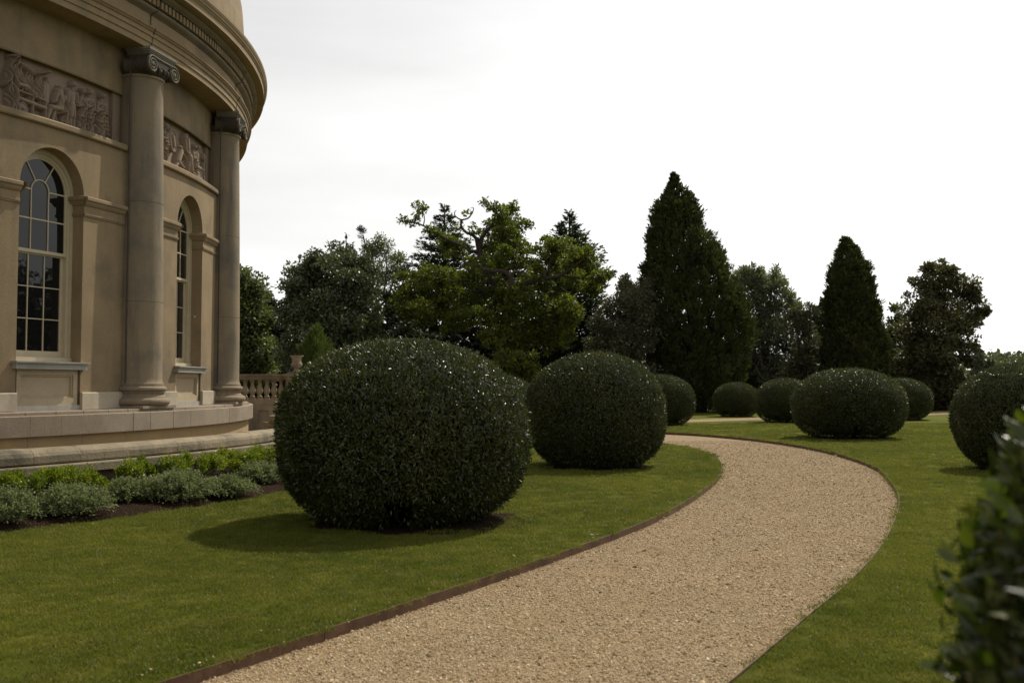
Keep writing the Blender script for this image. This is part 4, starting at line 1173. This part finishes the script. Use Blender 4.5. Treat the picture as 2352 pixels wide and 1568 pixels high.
# dark cedars standing behind the oak
def cedar(label, apex, prof, D, seed, lift=.12, step=10, group='trees beyond the lawn'):
    """layered branches; prof (py, half-width px)"""
    r = np.random.default_rng(seed); py = [p[0] for p in prof]; ph = [p[1] for p in prof]
    Ps = []; Ts = []; limbs = []
    y = apex[1] + 6
    k = m_per_px(D); ax = (apex[0]-1176)/F*D
    while y < py[-1]:
        R0 = np.interp(y, py, ph)*k; z = at(1176, y, D)[2]
        nb = int(5 + R0*2.2)
        for b in range(nb):
            th = 2*math.pi*(b + r.random())/nb; R = R0*r.uniform(.62, 1.12)
            d = np.array([math.cos(th), math.sin(th), 0])
            zz = z + r.uniform(-.25, .25)
            n = int(10 + R*34); f_ = r.uniform(.12, 1, n)**.8
            side = r.normal(0, .17, n)*(.35+.5*f_)*min(R, 2.2)
            pd = np.array([-d[1], d[0], 0])
            P = np.array([ax, D, zz]) + d*(f_*R)[:, None] + pd*side[:, None] + np.array([0, 0, 1])*(lift*R*f_**1.6 + r.normal(0, .07, n))[:, None]
            T = d*.8 + pd*(np.sign(side)*.5)[:, None] + np.array([0, 0, .28]) + r.normal(0, .25, (n, 3))
            Ps.append(P); Ts.append(T)
            if R > 1.6: limbs.append(([np.array([ax, D, zz-.1]), np.array([ax, D, zz]) + d*R*.5, np.array([ax, D, zz+lift*R*.6]) + d*R*.85], [.06, .04, .015]))
        y += step*r.uniform(.7, 1.3)*(1 + (y-apex[1])/260)
    P = np.concatenate(Ps); T = np.concatenate(Ts); n = len(P)
    root = empty('cedar_tree', (ax, D, 0), label, 'tree', group)
    N = np.array([0, 0, 1.]) + r.normal(0, .5, (n, 3))
    V, kk, l = leaf_arrays(P, T, N, .34*r.uniform(.6, 1.3, n), .12*r.uniform(.7, 1.3, n))
    o = link_mesh('crown', np_mesh('crown', V, kk, l, M['cedar']), root); o['kind'] = 'stuff'
    limbs.append(([np.array([ax, D, -.1]), np.array([ax, D, 6.]), at(apex[0], apex[1]-4, D)], [.4, .25, .025]))
    trunk_obj(root, limbs); return root
cedar('dark layered conifer behind the left side of the oak, left of its bare branch', (1021, 472), [(472, 2), (492, 14), (520, 26), (550, 48), (590, 76), (640, 100), (700, 120), (800, 130), (900, 130)], 74, 31)
cedar('dark conifer behind the middle of the oak crown', (1160, 500), [(500, 6), (530, 34), (570, 60), (620, 86), (680, 110), (760, 125), (900, 130)], 73, 32)
cedar('feathery dark conifer with upswept branches behind the right side of the oak', (1308, 488), [(488, 2), (510, 12), (540, 34), (570, 52), (620, 78), (670, 98), (740, 108), (900, 110)], 69, 33, lift=.42, step=8)

# the old oak
D6 = 60.0
def cz(x, y): return 903 + .24*x, 433 + .24*y
OAK = [(100, 300, 40), (150, 330, 38), (270, 200, 70), (230, 310, 36), (330, 370, 52), (420, 400, 48), (540, 520, 86), (620, 560, 66), (480, 580, 56), (690, 240, 30), (630, 350, 24), (770, 400, 56), (860, 130, 36), (960, 150, 58), (1000, 250, 86), (1100, 220, 80), (1150, 180, 46), (930, 330, 56), (1190, 320, 50), (1250, 370, 52), (1310, 350, 44),
       (1080, 430, 76), (1130, 500, 66), (960, 470, 56), (960, 640, 80), (1060, 620, 66), (1000, 700, 70), (1180, 680, 56), (1440, 500, 46), (1580, 560, 76), (1480, 620, 76), (1680, 600, 66), (1800, 650, 86), (1880, 720, 86), (1990, 850, 74), (2050, 820, 40), (1700, 750, 96), (1550, 720, 76), (1850, 850, 86), (1900, 950, 76), (1760, 900, 76),
       (340, 780, 44), (180, 850, 56), (100, 900, 66), (300, 880, 86), (450, 850, 76), (560, 830, 76), (780, 800, 66), (680, 880, 86), (850, 850, 56), (200, 1000, 106), (350, 1050, 96), (100, 1100, 76), (500, 970, 96), (620, 1020, 76), (30, 1060, 46), (300, 1170, 56), (850, 980, 96), (950, 1080, 90), (780, 1100, 86), (1300, 920, 86),
       (1450, 900, 86), (1560, 930, 76), (1580, 1050, 76), (1450, 1080, 56), (1300, 1030, 76), (1520, 1150, 56), (950, 1250, 90), (900, 1350, 76), (1000, 1420, 56), (1320, 1260, 86), (1450, 1330, 86), (1650, 1320, 76), (1700, 1280, 56), (1250, 1480, 76), (1550, 1430, 76), (1180, 1530, 50), (1680, 1440, 56), (950, 1510, 50), (1420, 1470, 70), (420, 1130, 60),
       (250, 1180, 84), (450, 1180, 84), (120, 1190, 66), (600, 1150, 84), (300, 1270, 60), (700, 1230, 84), (850, 1200, 84), (560, 1290, 70), (1110, 1160, 76), (1060, 1260, 70), (1200, 1330, 70), (1100, 1400, 66), (1180, 1480, 60),
       (1400, 1180, 84), (1650, 1130, 76), (1700, 1200, 66), (1600, 1230, 76), (1250, 1150, 76), (1130, 990, 60), (1040, 930, 56), (1210, 920, 56), (900, 720, 56), (760, 700, 50), (1330, 800, 60), (1400, 740, 60), (1050, 330, 56), (1120, 390, 56), (1010, 420, 56), (1180, 440, 54), (1240, 520, 50), (1260, 600, 54), (1320, 660, 54), (1120, 620, 60), (880, 420, 40), (900, 560, 50), (700, 520, 46), (1390, 600, 50), (1500, 540, 50), (1640, 540, 50)]
lob = []
rr_ = random.Random(4)
for x, y, q in OAK:
    a, b = cz(x, y); far = q*.24*m_per_px(D6)
    dzz = rr_.uniform(-2.6, 2.2) if y > 560 else rr_.uniform(-1.2, 1.4)
    if y > 1150: dzz = rr_.uniform(-3.4, -.8)
    lob.append((a, b, q*.24*(1.18 if y < 560 else 1.5), dzz))
def oz(pts, rad, dz=0.0): return ([at(*cz(x, y), D6+dz) for x, y in pts], rad)
OL = [oz([(1130, 2140), (1120, 1700), (1120, 1500), (1110, 1250), (1130, 1080), (1140, 920)], [.55, .5, .46, .42, .36, .27]),
      oz([(1120, 1150), (1000, 980), (940, 870), (850, 680), (820, 560), (800, 470)], [.30, .26, .24, .21, .18, .14]),
      oz([(805, 490), (760, 445), (700, 420), (655, 370), (650, 320), (660, 295)], [.12, .10, .09, .075, .065, .06], -.3),
      oz([(655, 300), (620, 285), (590, 255), (590, 225), (605, 208)], [.055, .045, .035, .028, .016], -.3),
      oz([(660, 300), (715, 285), (750, 245), (768, 205), (766, 182), (740, 188)], [.055, .05, .04, .03, .022, .012], -.3),
      oz([(645, 470), (640, 400), (645, 340)], [.035, .025, .012], -.3),
      oz([(830, 560), (860, 440), (930, 370), (970, 290), (985, 200)], [.17, .13, .11, .08, .03]),
      oz([(930, 370), (1040, 330), (1150, 310), (1230, 330), (1300, 350)], [.08, .06, .05, .035, .02]),
      oz([(960, 300), (1080, 270), (1150, 220)], [.06, .04, .015]),
      oz([(820, 600), (740, 600), (690, 560), (560, 520)], [.14, .11, .08, .03]),
      oz([(690, 640), (660, 600), (655, 560), (660, 640)], [.06, .05, .03, .02], -.3),
      oz([(690, 560), (480, 470), (380, 400), (250, 340), (120, 300)], [.10, .085, .07, .05, .02]),
      oz([(290, 350), (300, 280), (275, 200)], [.04, .03, .015]),
      oz([(1130, 950), (1125, 850), (1050, 790), (960, 790), (880, 775), (850, 760), (830, 715)], [.22, .17, .14, .12, .11, .06, .03], -2.4),
      oz([(880, 780), (850, 805), (870, 815), (905, 795)], [.08, .06, .05, .02], -2.5),
      oz([(1125, 850), (1160, 800), (1240, 795), (1275, 745)], [.14, .10, .07, .03], -2.4),
      oz([(1180, 830), (1260, 835), (1310, 850), (1335, 880)], [.06, .05, .04, .02], -2.4),
      oz([(1250, 690), (1280, 640), (1310, 620)], [.04, .03, .015], -1.5),
      oz([(1140, 980), (1300, 900), (1450, 860), (1600, 830), (1720, 750), (1800, 690), (1880, 620)], [.24, .18, .15, .11, .08, .05, .02], -1.2),
      oz([(1600, 940), (1650, 980), (1690, 1000), (1720, 985)], [.05, .045, .035, .012], -2.8),
      oz([(1480, 850), (1500, 700), (1550, 580)], [.09, .06, .02], -.8),
      oz([(1600, 830), (1750, 850), (1900, 860), (2000, 850)], [.08, .06, .04, .02], -.5),
      oz([(1110, 1130), (900, 1000), (650, 1020), (420, 1110), (250, 1180), (110, 1290), (40, 1285)], [.22, .15, .12, .10, .08, .06, .03], -.2),
      oz([(900, 1000), (700, 900), (500, 880), (300, 860)], [.14, .10, .07, .03], -1.0),
      oz([(1110, 1250), (1260, 1180), (1400, 1230), (1560, 1330)], [.16, .12, .08, .03], -.4)]
tree('oak_tree', 'old spreading oak with yellow green leaves, twisted limbs and a bare forked top branch', 'tree', lob, D6, 'oak', .155, .6, 30, 41, limbs=OL, clump=.36)
tree('olive_tree', 'rounded brownish grey tree between the oak and the tallest conical tree', 'tree', [(1415, 715, 44), (1455, 700, 44), (1385, 755, 40), (1425, 795, 60), (1465, 780, 50), (1390, 840, 52), (1450, 860, 56), (1410, 890, 50), (1358, 790, 22), (1440, 672, 30), (1475, 670, 30), (1480, 720, 40), (1340, 850, 30)], 58, 'olive', .14, .5, 52, 42, .25)
tree('dark_tree', 'small dark treetop peeping over the brownish grey tree', 'tree', [(1437, 645, 12), (1436, 658, 17), (1442, 672, 22), (1475, 672, 26), (1460, 740, 40), (1460, 830, 40)], 74, 'dark', .2, .4, 60, 43, .2)
tree('silver_tree', 'silvery grey green rounded tree right of the tallest conical tree', 'tree', [(1732, 650, 42), (1772, 655, 42), (1796, 700, 38), (1722, 710, 50), (1700, 645, 30), (1765, 760, 58), (1806, 755, 34), (1730, 820, 60), (1800, 800, 36), (1812, 690, 22), (1750, 625, 18), (1780, 628, 16), (1715, 622, 16), (1740, 880, 56), (1795, 860, 44), (1824, 712, 16)], 66, 'willow', .22, .3, 40, 44, .25, up=.5)
tree('silver_tree', 'lower grey green tree at the right foot of the silvery tree', 'tree', [(1842, 735, 32), (1852, 790, 44), (1846, 850, 48), (1800, 890, 50), (1860, 710, 16), (1870, 900, 44), (1828, 720, 18)], 64, 'olive', .18, .35, 48, 45, .2, up=.3)
tree('dark_tree', 'dark tree in the gap left of the slim conical tree', 'tree', [(1884, 722, 22), (1868, 755, 36), (1892, 790, 45), (1870, 850, 55), (1898, 700, 14), (1868, 712, 12)], 73, 'dark', .2, .55, 50, 46, .22)
tree('small_tree', 'narrow greyish tree tucked between the slim conical tree and the warm toned evergreen', 'tree', [(2057, 705, 14), (2062, 728, 18), (2056, 762, 26), (2060, 815, 40), (2044, 770, 18), (2040, 800, 24), (2070, 860, 50), (2030, 880, 40)], 68, 'broad', .18, .5, 46, 47, .18)
tree('holm_oak', 'tall warm toned evergreen tree at the right, leaning out over the lawn edge', 'tree', [(2130, 624, 22), (2160, 620, 22), (2188, 630, 26), (2112, 652, 24), (2152, 668, 48), (2208, 668, 36), (2234, 690, 30), (2248, 716, 22), (2108, 712, 38), (2160, 740, 60), (2215, 740, 32), (2100, 770, 46), (2150, 810, 66), (2206, 790, 36), (2105, 850, 60), (2170, 860, 60), (2222, 822, 26), (2238, 802, 16), (2130, 900, 60), (2190, 900, 50), (2240, 730, 20)],
     64, 'holm_warm', .19, .5, 46, 48, .35)
tree('grey_shrub', 'pale grey green shrub beside the bush at the right edge, below the distant woods', 'shrub', [(2252, 842, 22), (2276, 832, 20), (2292, 846, 20), (2270, 870, 40), (2310, 870, 30)], 62, 'willow', .16, .5, 55, 49, .08)

# dark evergreen shrubs at the feet of the trees
US = [(905, 70, 'tall dark shrub between the evergreen dome and the oak'), (968, 71, 'tall dark shrub behind the low left boughs of the oak'), (560, 68, 'dark shrub under the leftmost tree'), (648, 66, 'dark shrub behind the garden urn'), (735, 64, 'dark shrub behind the feathery juniper'), (830, 65, 'dark shrub beneath the right half of the evergreen dome'), (925, 66, 'dark shrub left of the oak trunk, above the largest bush'), (1015, 67, 'dark shrub just left of the oak trunk'), (1105, 68, 'dark shrub behind the foot of the oak trunk'),
      (1200, 67, 'dark shrub right of the oak trunk'), (1290, 66, 'dark shrub behind the second large bush'), (1375, 66, 'dark shrub under the brownish grey tree'), (1465, 66, 'dark shrub at the left foot of the tallest conical tree'), (1700, 66, 'dark shrub at the right foot of the tallest conical tree'), (1775, 67, 'dark shrub under the silvery tree'), (1850, 67, 'dark shrub left of the slim conical tree'),
      (2055, 67, 'dark shrub right of the slim conical tree'), (2130, 68, 'dark shrub under the warm toned evergreen'), (2215, 70, 'dark shrub at the far right end of the tree line')]
for i, (x, D, lab) in enumerate(US):
    r = random.Random(i); h = 70 + r.uniform(-8, 26)
    if 880 < x < 1420: h += 75
    if x in (905, 968): h += 55
    lobes = [(x+r.uniform(-8, 8), 940-h, 42), (x-24, 940-h*.7, 44), (x+26, 940-h*.66, 44), (x-42, 905-h*.35, 44), (x+42, 905-h*.4, 44), (x-25, 925, 44), (x+28, 925, 44)]
    if x > 2200: lobes = [(x, 912, 34), (x-26, 928, 30), (x+20, 930, 28)]
    tree('evergreen_shrub', lab, 'shrub', lobes, D, 'dark', .2, .5, 42, 60+i, .1, group='dark shrubs under the trees', dzs=.5)

tree('leafy_shrub', 'yellow green leafy shrub in front of the oak trunk, between the big bushes', 'shrub', [(1118, 872, 34), (1150, 850, 36), (1196, 828, 34), (1232, 852, 34), (1172, 880, 40), (1215, 890, 44), (1130, 905, 40), (1250, 905, 36), (1180, 920, 44)], 56, 'oak', .15, .6, 40, 95, .1, group=None)
# light feathery juniper behind the balustrade
conifer('juniper', 'light green feathery juniper behind the garden urn', [(757, 728, 3), (772, 727, 14), (795, 726, 28), (820, 726, 38), (850, 726, 42), (900, 726, 40), (940, 726, 34)], 40.0, 'juniper', 420, 22, .20, .16, 70, tuft=.55, up=1.5, rad=.08, lump=.05, group=None)
for o in COL.objects:
    if o.name == 'juniper': o['category'] = 'shrub'

# far wooded hill and woods beyond the garden
def ridge(name, x0, x1, y, z0, z1, seed):
    r = np.random.default_rng(seed); n = 120; mb = MB(); vs = []
    for i in range(n+1):
        x = x0+(x1-x0)*i/n; h = z0+(z1-z0)*(.5+.5*math.sin(i*.05+seed)) + 2*math.sin(i*.31)
        vs += [(x, y-160, -1), (x, y, h), (x, y+260, h*.8)]
    fs = []
    for i in range(n):
        for j in range(2): fs.append((3*i+j, 3*i+3+j, 3*i+4+j, 3*i+1+j))
    mb.add(vs, fs, True); o = mb.build(name, M['lawn']); o['kind'] = 'structure'
    # wooded crest
    N = 9000; xx = r.uniform(x0, x1, N); q = r.random(N)
    iy = (xx-x0)/(x1-x0)*n; h = z0+(z1-z0)*(.5+.5*np.sin(iy*.05+seed)) + 2*np.sin(iy*.31)
    P = np.stack([xx, y-150+300*q, np.where(q < .53, h*(q*300+10)/160, h*(1-(q-.5)*.3)) + 1], 1)
    K = 7; ci = np.repeat(np.arange(N), K); m = len(ci)
    d = unit(r.normal(size=(m, 3))); rad = r.uniform(2.0, 5.0, N)[ci]
    d[:, 2] = np.abs(d[:, 2]); PP = P[ci] + d*rad[:, None]
    V, k, l = leaf_arrays(PP, unit(r.normal(size=(m, 3))), d, r.uniform(2.0, 4.0, m), r.uniform(1.6, 3, m))
    me = np_mesh('distant_wood', V, k, l, M['holm']); w = link_mesh('distant_wood', me); w['kind'] = 'stuff'
ridge('hill', -420, 620, 620, 13, 19, 2)
#@@DETAIL

# ================================================================== PLANTING BED BELOW THE LOW WALL
def ring_xy(px, R):
    """where the sight line through px meets the circle of radius R about the rotunda (near side)"""
    d = ray(px, 885); d = d[:2]/np.linalg.norm(d[:2]); oc = -np.array([CX, CY]); b = d@oc; c = oc@oc - R*R
    t = -b - math.sqrt(max(b*b-c, 0)); return d*t
RB_ = 17.08
mb = MB(); vs = []; n = 90
for i in range(n+1):
    a = -52 + 62*i/n
    for R, z in ((15.2, .06), (16.3, .075), (RB_-.2, .05), (RB_+.03*math.sin(a*1.7)+.02*math.sin(a*4.1), .004)): vs.append(pol(R, a, z))
fs = [(4*i+j, 4*i+4+j, 4*i+5+j, 4*i+1+j) for i in range(n) for j in range(3)]
mb.add(vs, fs, True); o = mb.build('planting_bed', M['soil']); o['kind'] = 'structure'
def plant(name, label, cat, group, xy, w, h, kind, seed):
    r = np.random.default_rng(seed)
    root = empty(name, (xy[0], xy[1], .05), label, cat, group)
    if kind == 'herb':
        ns = int(190*(w/.8)); a = r.random(ns)*2*math.pi; q = r.random(ns)**.5
        tip = np.stack([np.cos(a)*q*w/2, np.sin(a)*q*w/2, h*(np.sqrt(np.clip(1-q**2.4, 0.03, 1)))*r.uniform(.75, 1.08, ns)], 1)
        base = tip*np.array([.25, .25, 0])
        per = 34; ci = np.repeat(np.arange(ns), per); f_ = r.random(len(ci))**.6*.95+.05
        P = base[ci]*(1-f_[:, None]) + tip[ci]*f_[:, None] + np.array([0, 0, .06])*(np.sin(f_*3.14))[:, None] + r.normal(0, .02, (len(ci), 3))
        dirn = unit(tip[ci]-base[ci] + 1e-3); T = dirn*.5 + r.normal(0, .6, (len(ci), 3)); N = np.array([0, 0, 1.]) + r.normal(0, .5, (len(ci), 3))
        L, W, mat = .036, .02, 'mint'
    else:
        nb = int(13*w/.8)+3; a = r.random(nb)*2*math.pi; q = r.uniform(.25, 1, nb)
        tip = np.stack([np.cos(a)*q*w/2, np.sin(a)*q*w/2*.7, h*r.uniform(.62, 1.0, nb)], 1)
        cr = r.uniform(.06, .105, nb); per = 240
        ci = np.repeat(np.arange(nb), per); o_ = unit(r.normal(size=(len(ci), 3)))*(r.random(len(ci))**.5)[:, None]
        P = tip[ci] + o_*cr[ci][:, None]*np.array([1, 1, 1.15]); T = o_ + np.array([0, 0, .6]) + r.normal(0, .4, o_.shape); N = o_ + r.normal(0, .5, o_.shape) + np.array([0, 0, .3])
        L, W, mat = .034, .019, 'box_yellow'
        mb = MB(); nst = max(2, int(w/.28))
        for k in range(nst):
            bx_ = (k-(nst-1)/2)*w*.18
            for t_ in tip[k::nst]:
                mb.tube([np.array([xy[0]+bx_, xy[1], 0]), np.array([xy[0]+bx_*.8+t_[0]*.25, xy[1]+t_[1]*.3, h*.42]), np.array([xy[0], xy[1], 0])+t_*.95], [.013, .009, .004], 5)
        mb.build('stems', M['stem'], root)
    k = P[:, 2] > .0
    V, kk, l = leaf_arrays((P + np.array([xy[0], xy[1], .05]))[k], T[k], N[k], L*r.uniform(.7, 1.3, len(P))[k], W*r.uniform(.7, 1.3, len(P))[k])
    o = link_mesh('foliage', np_mesh('foliage', V, kk, l, M[mat]), root); o['kind'] = 'stuff'
    return root
HG = 'grey green herbs along the front of the bed'; YG = 'yellow green shrubs against the low wall'
herbs = [(14, 1222, 112, 100, 'grey green herb mound cut off by the left edge of the picture'), (90, 1180, 92, 66, 'smaller grey green herb mound set back, second from the left'), (168, 1203, 140, 84, 'wide grey green herb mound third from the left'),
         (297, 1172, 118, 66, 'grey green herb mound below the gap in the yellow green shrubs'), (410, 1168, 140, 82, 'largest tallest grey green herb mound in the middle of the bed'), (522, 1156, 108, 54, 'low grey green herb mound just right of the largest one'), (592, 1128, 104, 60, 'grey green herb mound beside the largest rounded bush')]
for i, (px, py, w, h, lab) in enumerate(herbs):
    p = gnd(px, py-10); sc = p[1]/F
    d_ = p[:2]/np.linalg.norm(p[:2]); c = p[:2] + d_*w*sc*.10
    plant('herb_mound', lab, 'herb', HG, c, w*sc*1.38, (h-10)*sc*.92, 'herb', 100+i)
shrubs = [(-12, 84, 128, 'yellow green shrub cut off by the left edge of the picture'), (62, 112, 152, 'yellow green shrub second from the left, above the small herb mound'), (120, 50, 138, 'thin sprig of yellow green shrub between two fuller ones'), (183, 128, 150, 'fullest yellow green shrub left of the gap in the row'),
          (302, 80, 132, 'yellow green shrub just right of the gap, on bare stems'), (376, 92, 128, 'leggy yellow green shrub with two bare stems before the stones'), (462, 104, 132, 'bushy yellow green shrub third from the largest bush'), (534, 86, 128, 'yellow green shrub second from the largest bush'), (596, 92, 128, 'yellow green shrub touching the largest rounded bush')]
for i, (px, w, h, lab) in enumerate(shrubs):
    c = ring_xy(px, 15.85); sc = c[1]/F
    plant('yellow_shrub', lab, 'shrub', YG, c, w*sc*1.12, .44 if i < 4 else .47, 'shrub', 130+i)

# ================================================================== GRASS BLADES AND GRAVEL (instanced ground cover)
def scatter(name, pts, scl, rotz, tilt, sources):
    me = bpy.data.meshes.new(name); me.vertices.add(len(pts)); me.vertices.foreach_set('co', pts.astype(np.float32).ravel())
    for an, arr in (('scl', scl), ):
        at_ = me.attributes.new(an, 'FLOAT', 'POINT'); at_.data.foreach_set('value', arr.astype(np.float32))
    at_ = me.attributes.new('rot', 'FLOAT_VECTOR', 'POINT'); at_.data.foreach_set('vector', np.stack([tilt[:, 0], tilt[:, 1], rotz], 1).astype(np.float32).ravel())
    me.update()
    o = bpy.data.objects.new(name, me); COL.objects.link(o); o['kind'] = 'stuff'
    ng = bpy.data.node_groups.new(name, 'GeometryNodeTree')
    ng.interface.new_socket('Geometry', in_out='INPUT', socket_type='NodeSocketGeometry'); ng.interface.new_socket('Geometry', in_out='OUTPUT', socket_type='NodeSocketGeometry')
    gi = ng.nodes.new('NodeGroupInput'); go = ng.nodes.new('NodeGroupOutput'); iop = ng.nodes.new('GeometryNodeInstanceOnPoints'); jn = ng.nodes.new('GeometryNodeGeometryToInstance')
    for s_ in sources:
        oi = ng.nodes.new('GeometryNodeObjectInfo'); oi.inputs['Object'].default_value = s_; oi.inputs['As Instance'].default_value = False
        ng.links.new(oi.outputs['Geometry'], jn.inputs[0])
    ng.links.new(gi.outputs[0], iop.inputs['Points']); ng.links.new(jn.outputs[0], iop.inputs['Instance']); iop.inputs['Pick Instance'].default_value = True
    a = ng.nodes.new('GeometryNodeInputNamedAttribute'); a.data_type = 'FLOAT'; a.inputs['Name'].default_value = 'scl'
    b = ng.nodes.new('GeometryNodeInputNamedAttribute'); b.data_type = 'FLOAT_VECTOR'; b.inputs['Name'].default_value = 'rot'
    ri = ng.nodes.new('FunctionNodeRandomValue'); ri.data_type = 'INT'
    for sck in ri.inputs:
        if sck.type == 'INT' and sck.name == 'Max': sck.default_value = len(sources)-1
        if sck.type == 'INT' and sck.name == 'Min': sck.default_value = 0
    outi = [q for q in ri.outputs if q.type == 'INT'][0]
    ng.links.new(outi, iop.inputs['Instance Index'])
    ng.links.new(a.outputs['Attribute'], iop.inputs['Scale'])
    er = ng.nodes.new('FunctionNodeEulerToRotation'); ng.links.new(b.outputs['Attribute'], er.inputs[0]); ng.links.new(er.outputs[0], iop.inputs['Rotation'])
    ng.links.new(iop.outputs[0], go.inputs[0])
    md = o.modifiers.new('scatter', 'NODES'); md.node_group = ng
    return o
def inside(poly, X, Y):
    c = np.zeros(len(X), bool); j = len(poly)-1
    for i in range(len(poly)):
        xi, yi = poly[i][0], poly[i][1]; xj, yj = poly[j][0], poly[j][1]
        m = ((yi > Y) != (yj > Y)) & (X < (xj-xi)*(Y-yi)/(yj-yi+1e-12)+xi); c ^= m; j = i
    return c
r = np.random.default_rng(77)
def field(y0, y1, dens):
    """points spread over the ground wedge in view (with a margin to the sides)"""
    A = []; ys = np.linspace(y0, y1, 60)
    for a, b in zip(ys[:-1], ys[1:]):
        m = (a+b)/2; w = m*.545+1.2; n = int(2*w*(b-a)*dens(m)); A.append(np.stack([r.uniform(-w, w, n), r.uniform(a, b, n)], 1))
    return np.concatenate(A)
path_poly = np.concatenate([PL, PR[::-1]])
def tuft(seed, nb, rad, h):
    q = np.random.default_rng(seed); vs = []; fs = []
    for i in range(nb):
        a = q.random()*6.28; p = np.array([math.cos(a), math.sin(a), 0])*rad*math.sqrt(q.random()); hh = h*q.uniform(.55, 1.15)
        b = q.random()*6.28; w = np.array([math.cos(b), math.sin(b), 0])*.0022; lean = np.array([q.normal(0, .45), q.normal(0, .45), 0])*hh
        k = len(vs); vs += [p-w, p+w, p+w*.8+lean*.4+np.array([0, 0, hh*.6]), p-w*.8+lean*.4+np.array([0, 0, hh*.6]), p+lean+np.array([0, 0, hh])]
        fs += [(k, k+1, k+2, k+3), (k+3, k+2, k+4)]
    mb = MB(); mb.add(vs, fs); o = mb.build('grass_tuft', M['blade']); COL.objects.unlink(o); return o
tufts = [tuft(i, 40, .075, .024) for i in range(4)]
G_ = field(4.6, 42, lambda y: 260 if y < 9 else max(7, 260*(9/y)**2.0))
keep = ~inside(path_poly, G_[:, 0], G_[:, 1])
rad_ = np.hypot(G_[:, 0]-CX, G_[:, 1]-CY); keep &= rad_ > RB_+.03
for (x, y, a, h) in BUSH:
    dd = np.hypot(G_[:, 0]-x, G_[:, 1]-y); keep &= dd > a*.76 + .12*np.sin(7*np.arctan2(G_[:, 1]-y, G_[:, 0]-x))
G_ = G_[keep]; n = len(G_)
sc_ = r.uniform(.75, 1.25, n)*np.clip(G_[:, 1]/9, 1, 4.0)**.6
scatter('grass', np.c_[G_, np.zeros(n)], sc_, r.uniform(0, 6.28, n), r.normal(0, .06, (n, 2)), tufts)
# pebbles
def peb(seed):
    q = np.random.default_rng(seed); import bmesh
    bm = bmesh.new(); bmesh.ops.create_icosphere(bm, subdivisions=1, radius=1.0)
    s_ = np.array([q.uniform(.8, 1.2), q.uniform(.6, .95), q.uniform(.45, .75)])
    for v in bm.verts:
        v.co = Vector(np.array(v.co)*s_*q.uniform(.82, 1.15))
    me = bpy.data.meshes.new('pebble'); bm.to_mesh(me); bm.free(); me.materials.append(M['pebble'])
    return bpy.data.objects.new('pebble', me)
pebs = [peb(i) for i in range(5)]
Q_ = field(4.4, 30, lambda y: 4200 if y < 8 else max(260, 4200*(8/y)**1.75))
Q_ = Q_[inside(path_poly, Q_[:, 0], Q_[:, 1])]; n = len(Q_); zq = np.full(n, PZ)
ip = r.integers(25, 90, 140); sp_ = PL[ip] + np.c_[-np.abs(r.normal(.03, .14, 140)) - .02, r.normal(0, .05, 140)]   # a few stones kicked onto the grass
Q_ = np.concatenate([Q_, sp_]); zq = np.r_[zq, np.full(140, .018)]; n = len(Q_)
sc_ = r.lognormal(math.log(.0049), .42, n)*np.clip(Q_[:, 1]/8, 1, 2.6)**.5
scatter('gravel', np.c_[Q_, zq + sc_*.25], sc_, r.uniform(0, 6.28, n), r.normal(0, .4, (n, 2)), pebs)
# a few dry leaves and small stones on the front lawn
lf = MB(); lf.add([(0, -.5, 0), (.28, -.1, .12), (.16, .3, .05), (0, .55, .16), (-.2, .25, .06), (-.3, -.12, .15), (0, 0, -.02)], [(0, 1, 6), (1, 2, 6), (2, 3, 6), (3, 4, 6), (4, 5, 6), (5, 0, 6)], True)
l0 = lf.build('fallen_leaf', M['fall'], None, False)
spots = [(707, 1371), (800, 1410), (903, 1392), (740, 1486), (181, 1362), (1066, 1345), (1180, 1275)]
LEAFL = ['dry leaf on the front lawn just below the tip of the big bush shadow', 'dry leaf in the middle of the front lawn, left of the steel edging', 'dry leaf on the lawn below the right part of the big bush shadow', 'dry leaf nearest the camera, low on the front lawn', 'lone dry leaf at the left of the front lawn', 'dry leaf close to the steel edging, half way along it', 'farthest dry leaf, right of the largest bush']
for i, (x, y) in enumerate(spots):
    o = l0 if i == 0 else bpy.data.objects.new('fallen_leaf', l0.data)
    if i: COL.objects.link(o)
    o.location = gnd(x, y, .03); o.rotation_euler = (random.uniform(-.4, .4), random.uniform(-.4, .4), random.uniform(0, 6)); k = random.uniform(.03, .05); o.scale = (k, k, k)
    tag(o, LEAFL[i], 'fallen leaf', 'dry leaves scattered on the lawn')

# woods off to the right, seen only as reflections in the window panes
r = np.random.default_rng(5); N = 420; K = 90
cx_ = np.stack([r.uniform(44, 72, N), r.uniform(16, 48, N), r.uniform(.5, 9.5, N)], 1); cx_[:, 2] *= np.clip(1.15-.02*np.abs(cx_[:, 1]-32), .5, 1)
ci = np.repeat(np.arange(N), K); d = unit(r.normal(size=(N*K, 3))); P = cx_[ci] + d*r.uniform(.6, 1.7, (N*K, 1)); P = P[P[:, 2] > 0]; d = unit(r.normal(size=P.shape))
V, k, l = leaf_arrays(P, d, unit(r.normal(size=P.shape)), np.full(len(P), .55), np.full(len(P), .35)); o = link_mesh('distant_wood', np_mesh('distant_wood', V, k, l, M['dark'])); o['kind'] = 'stuff'
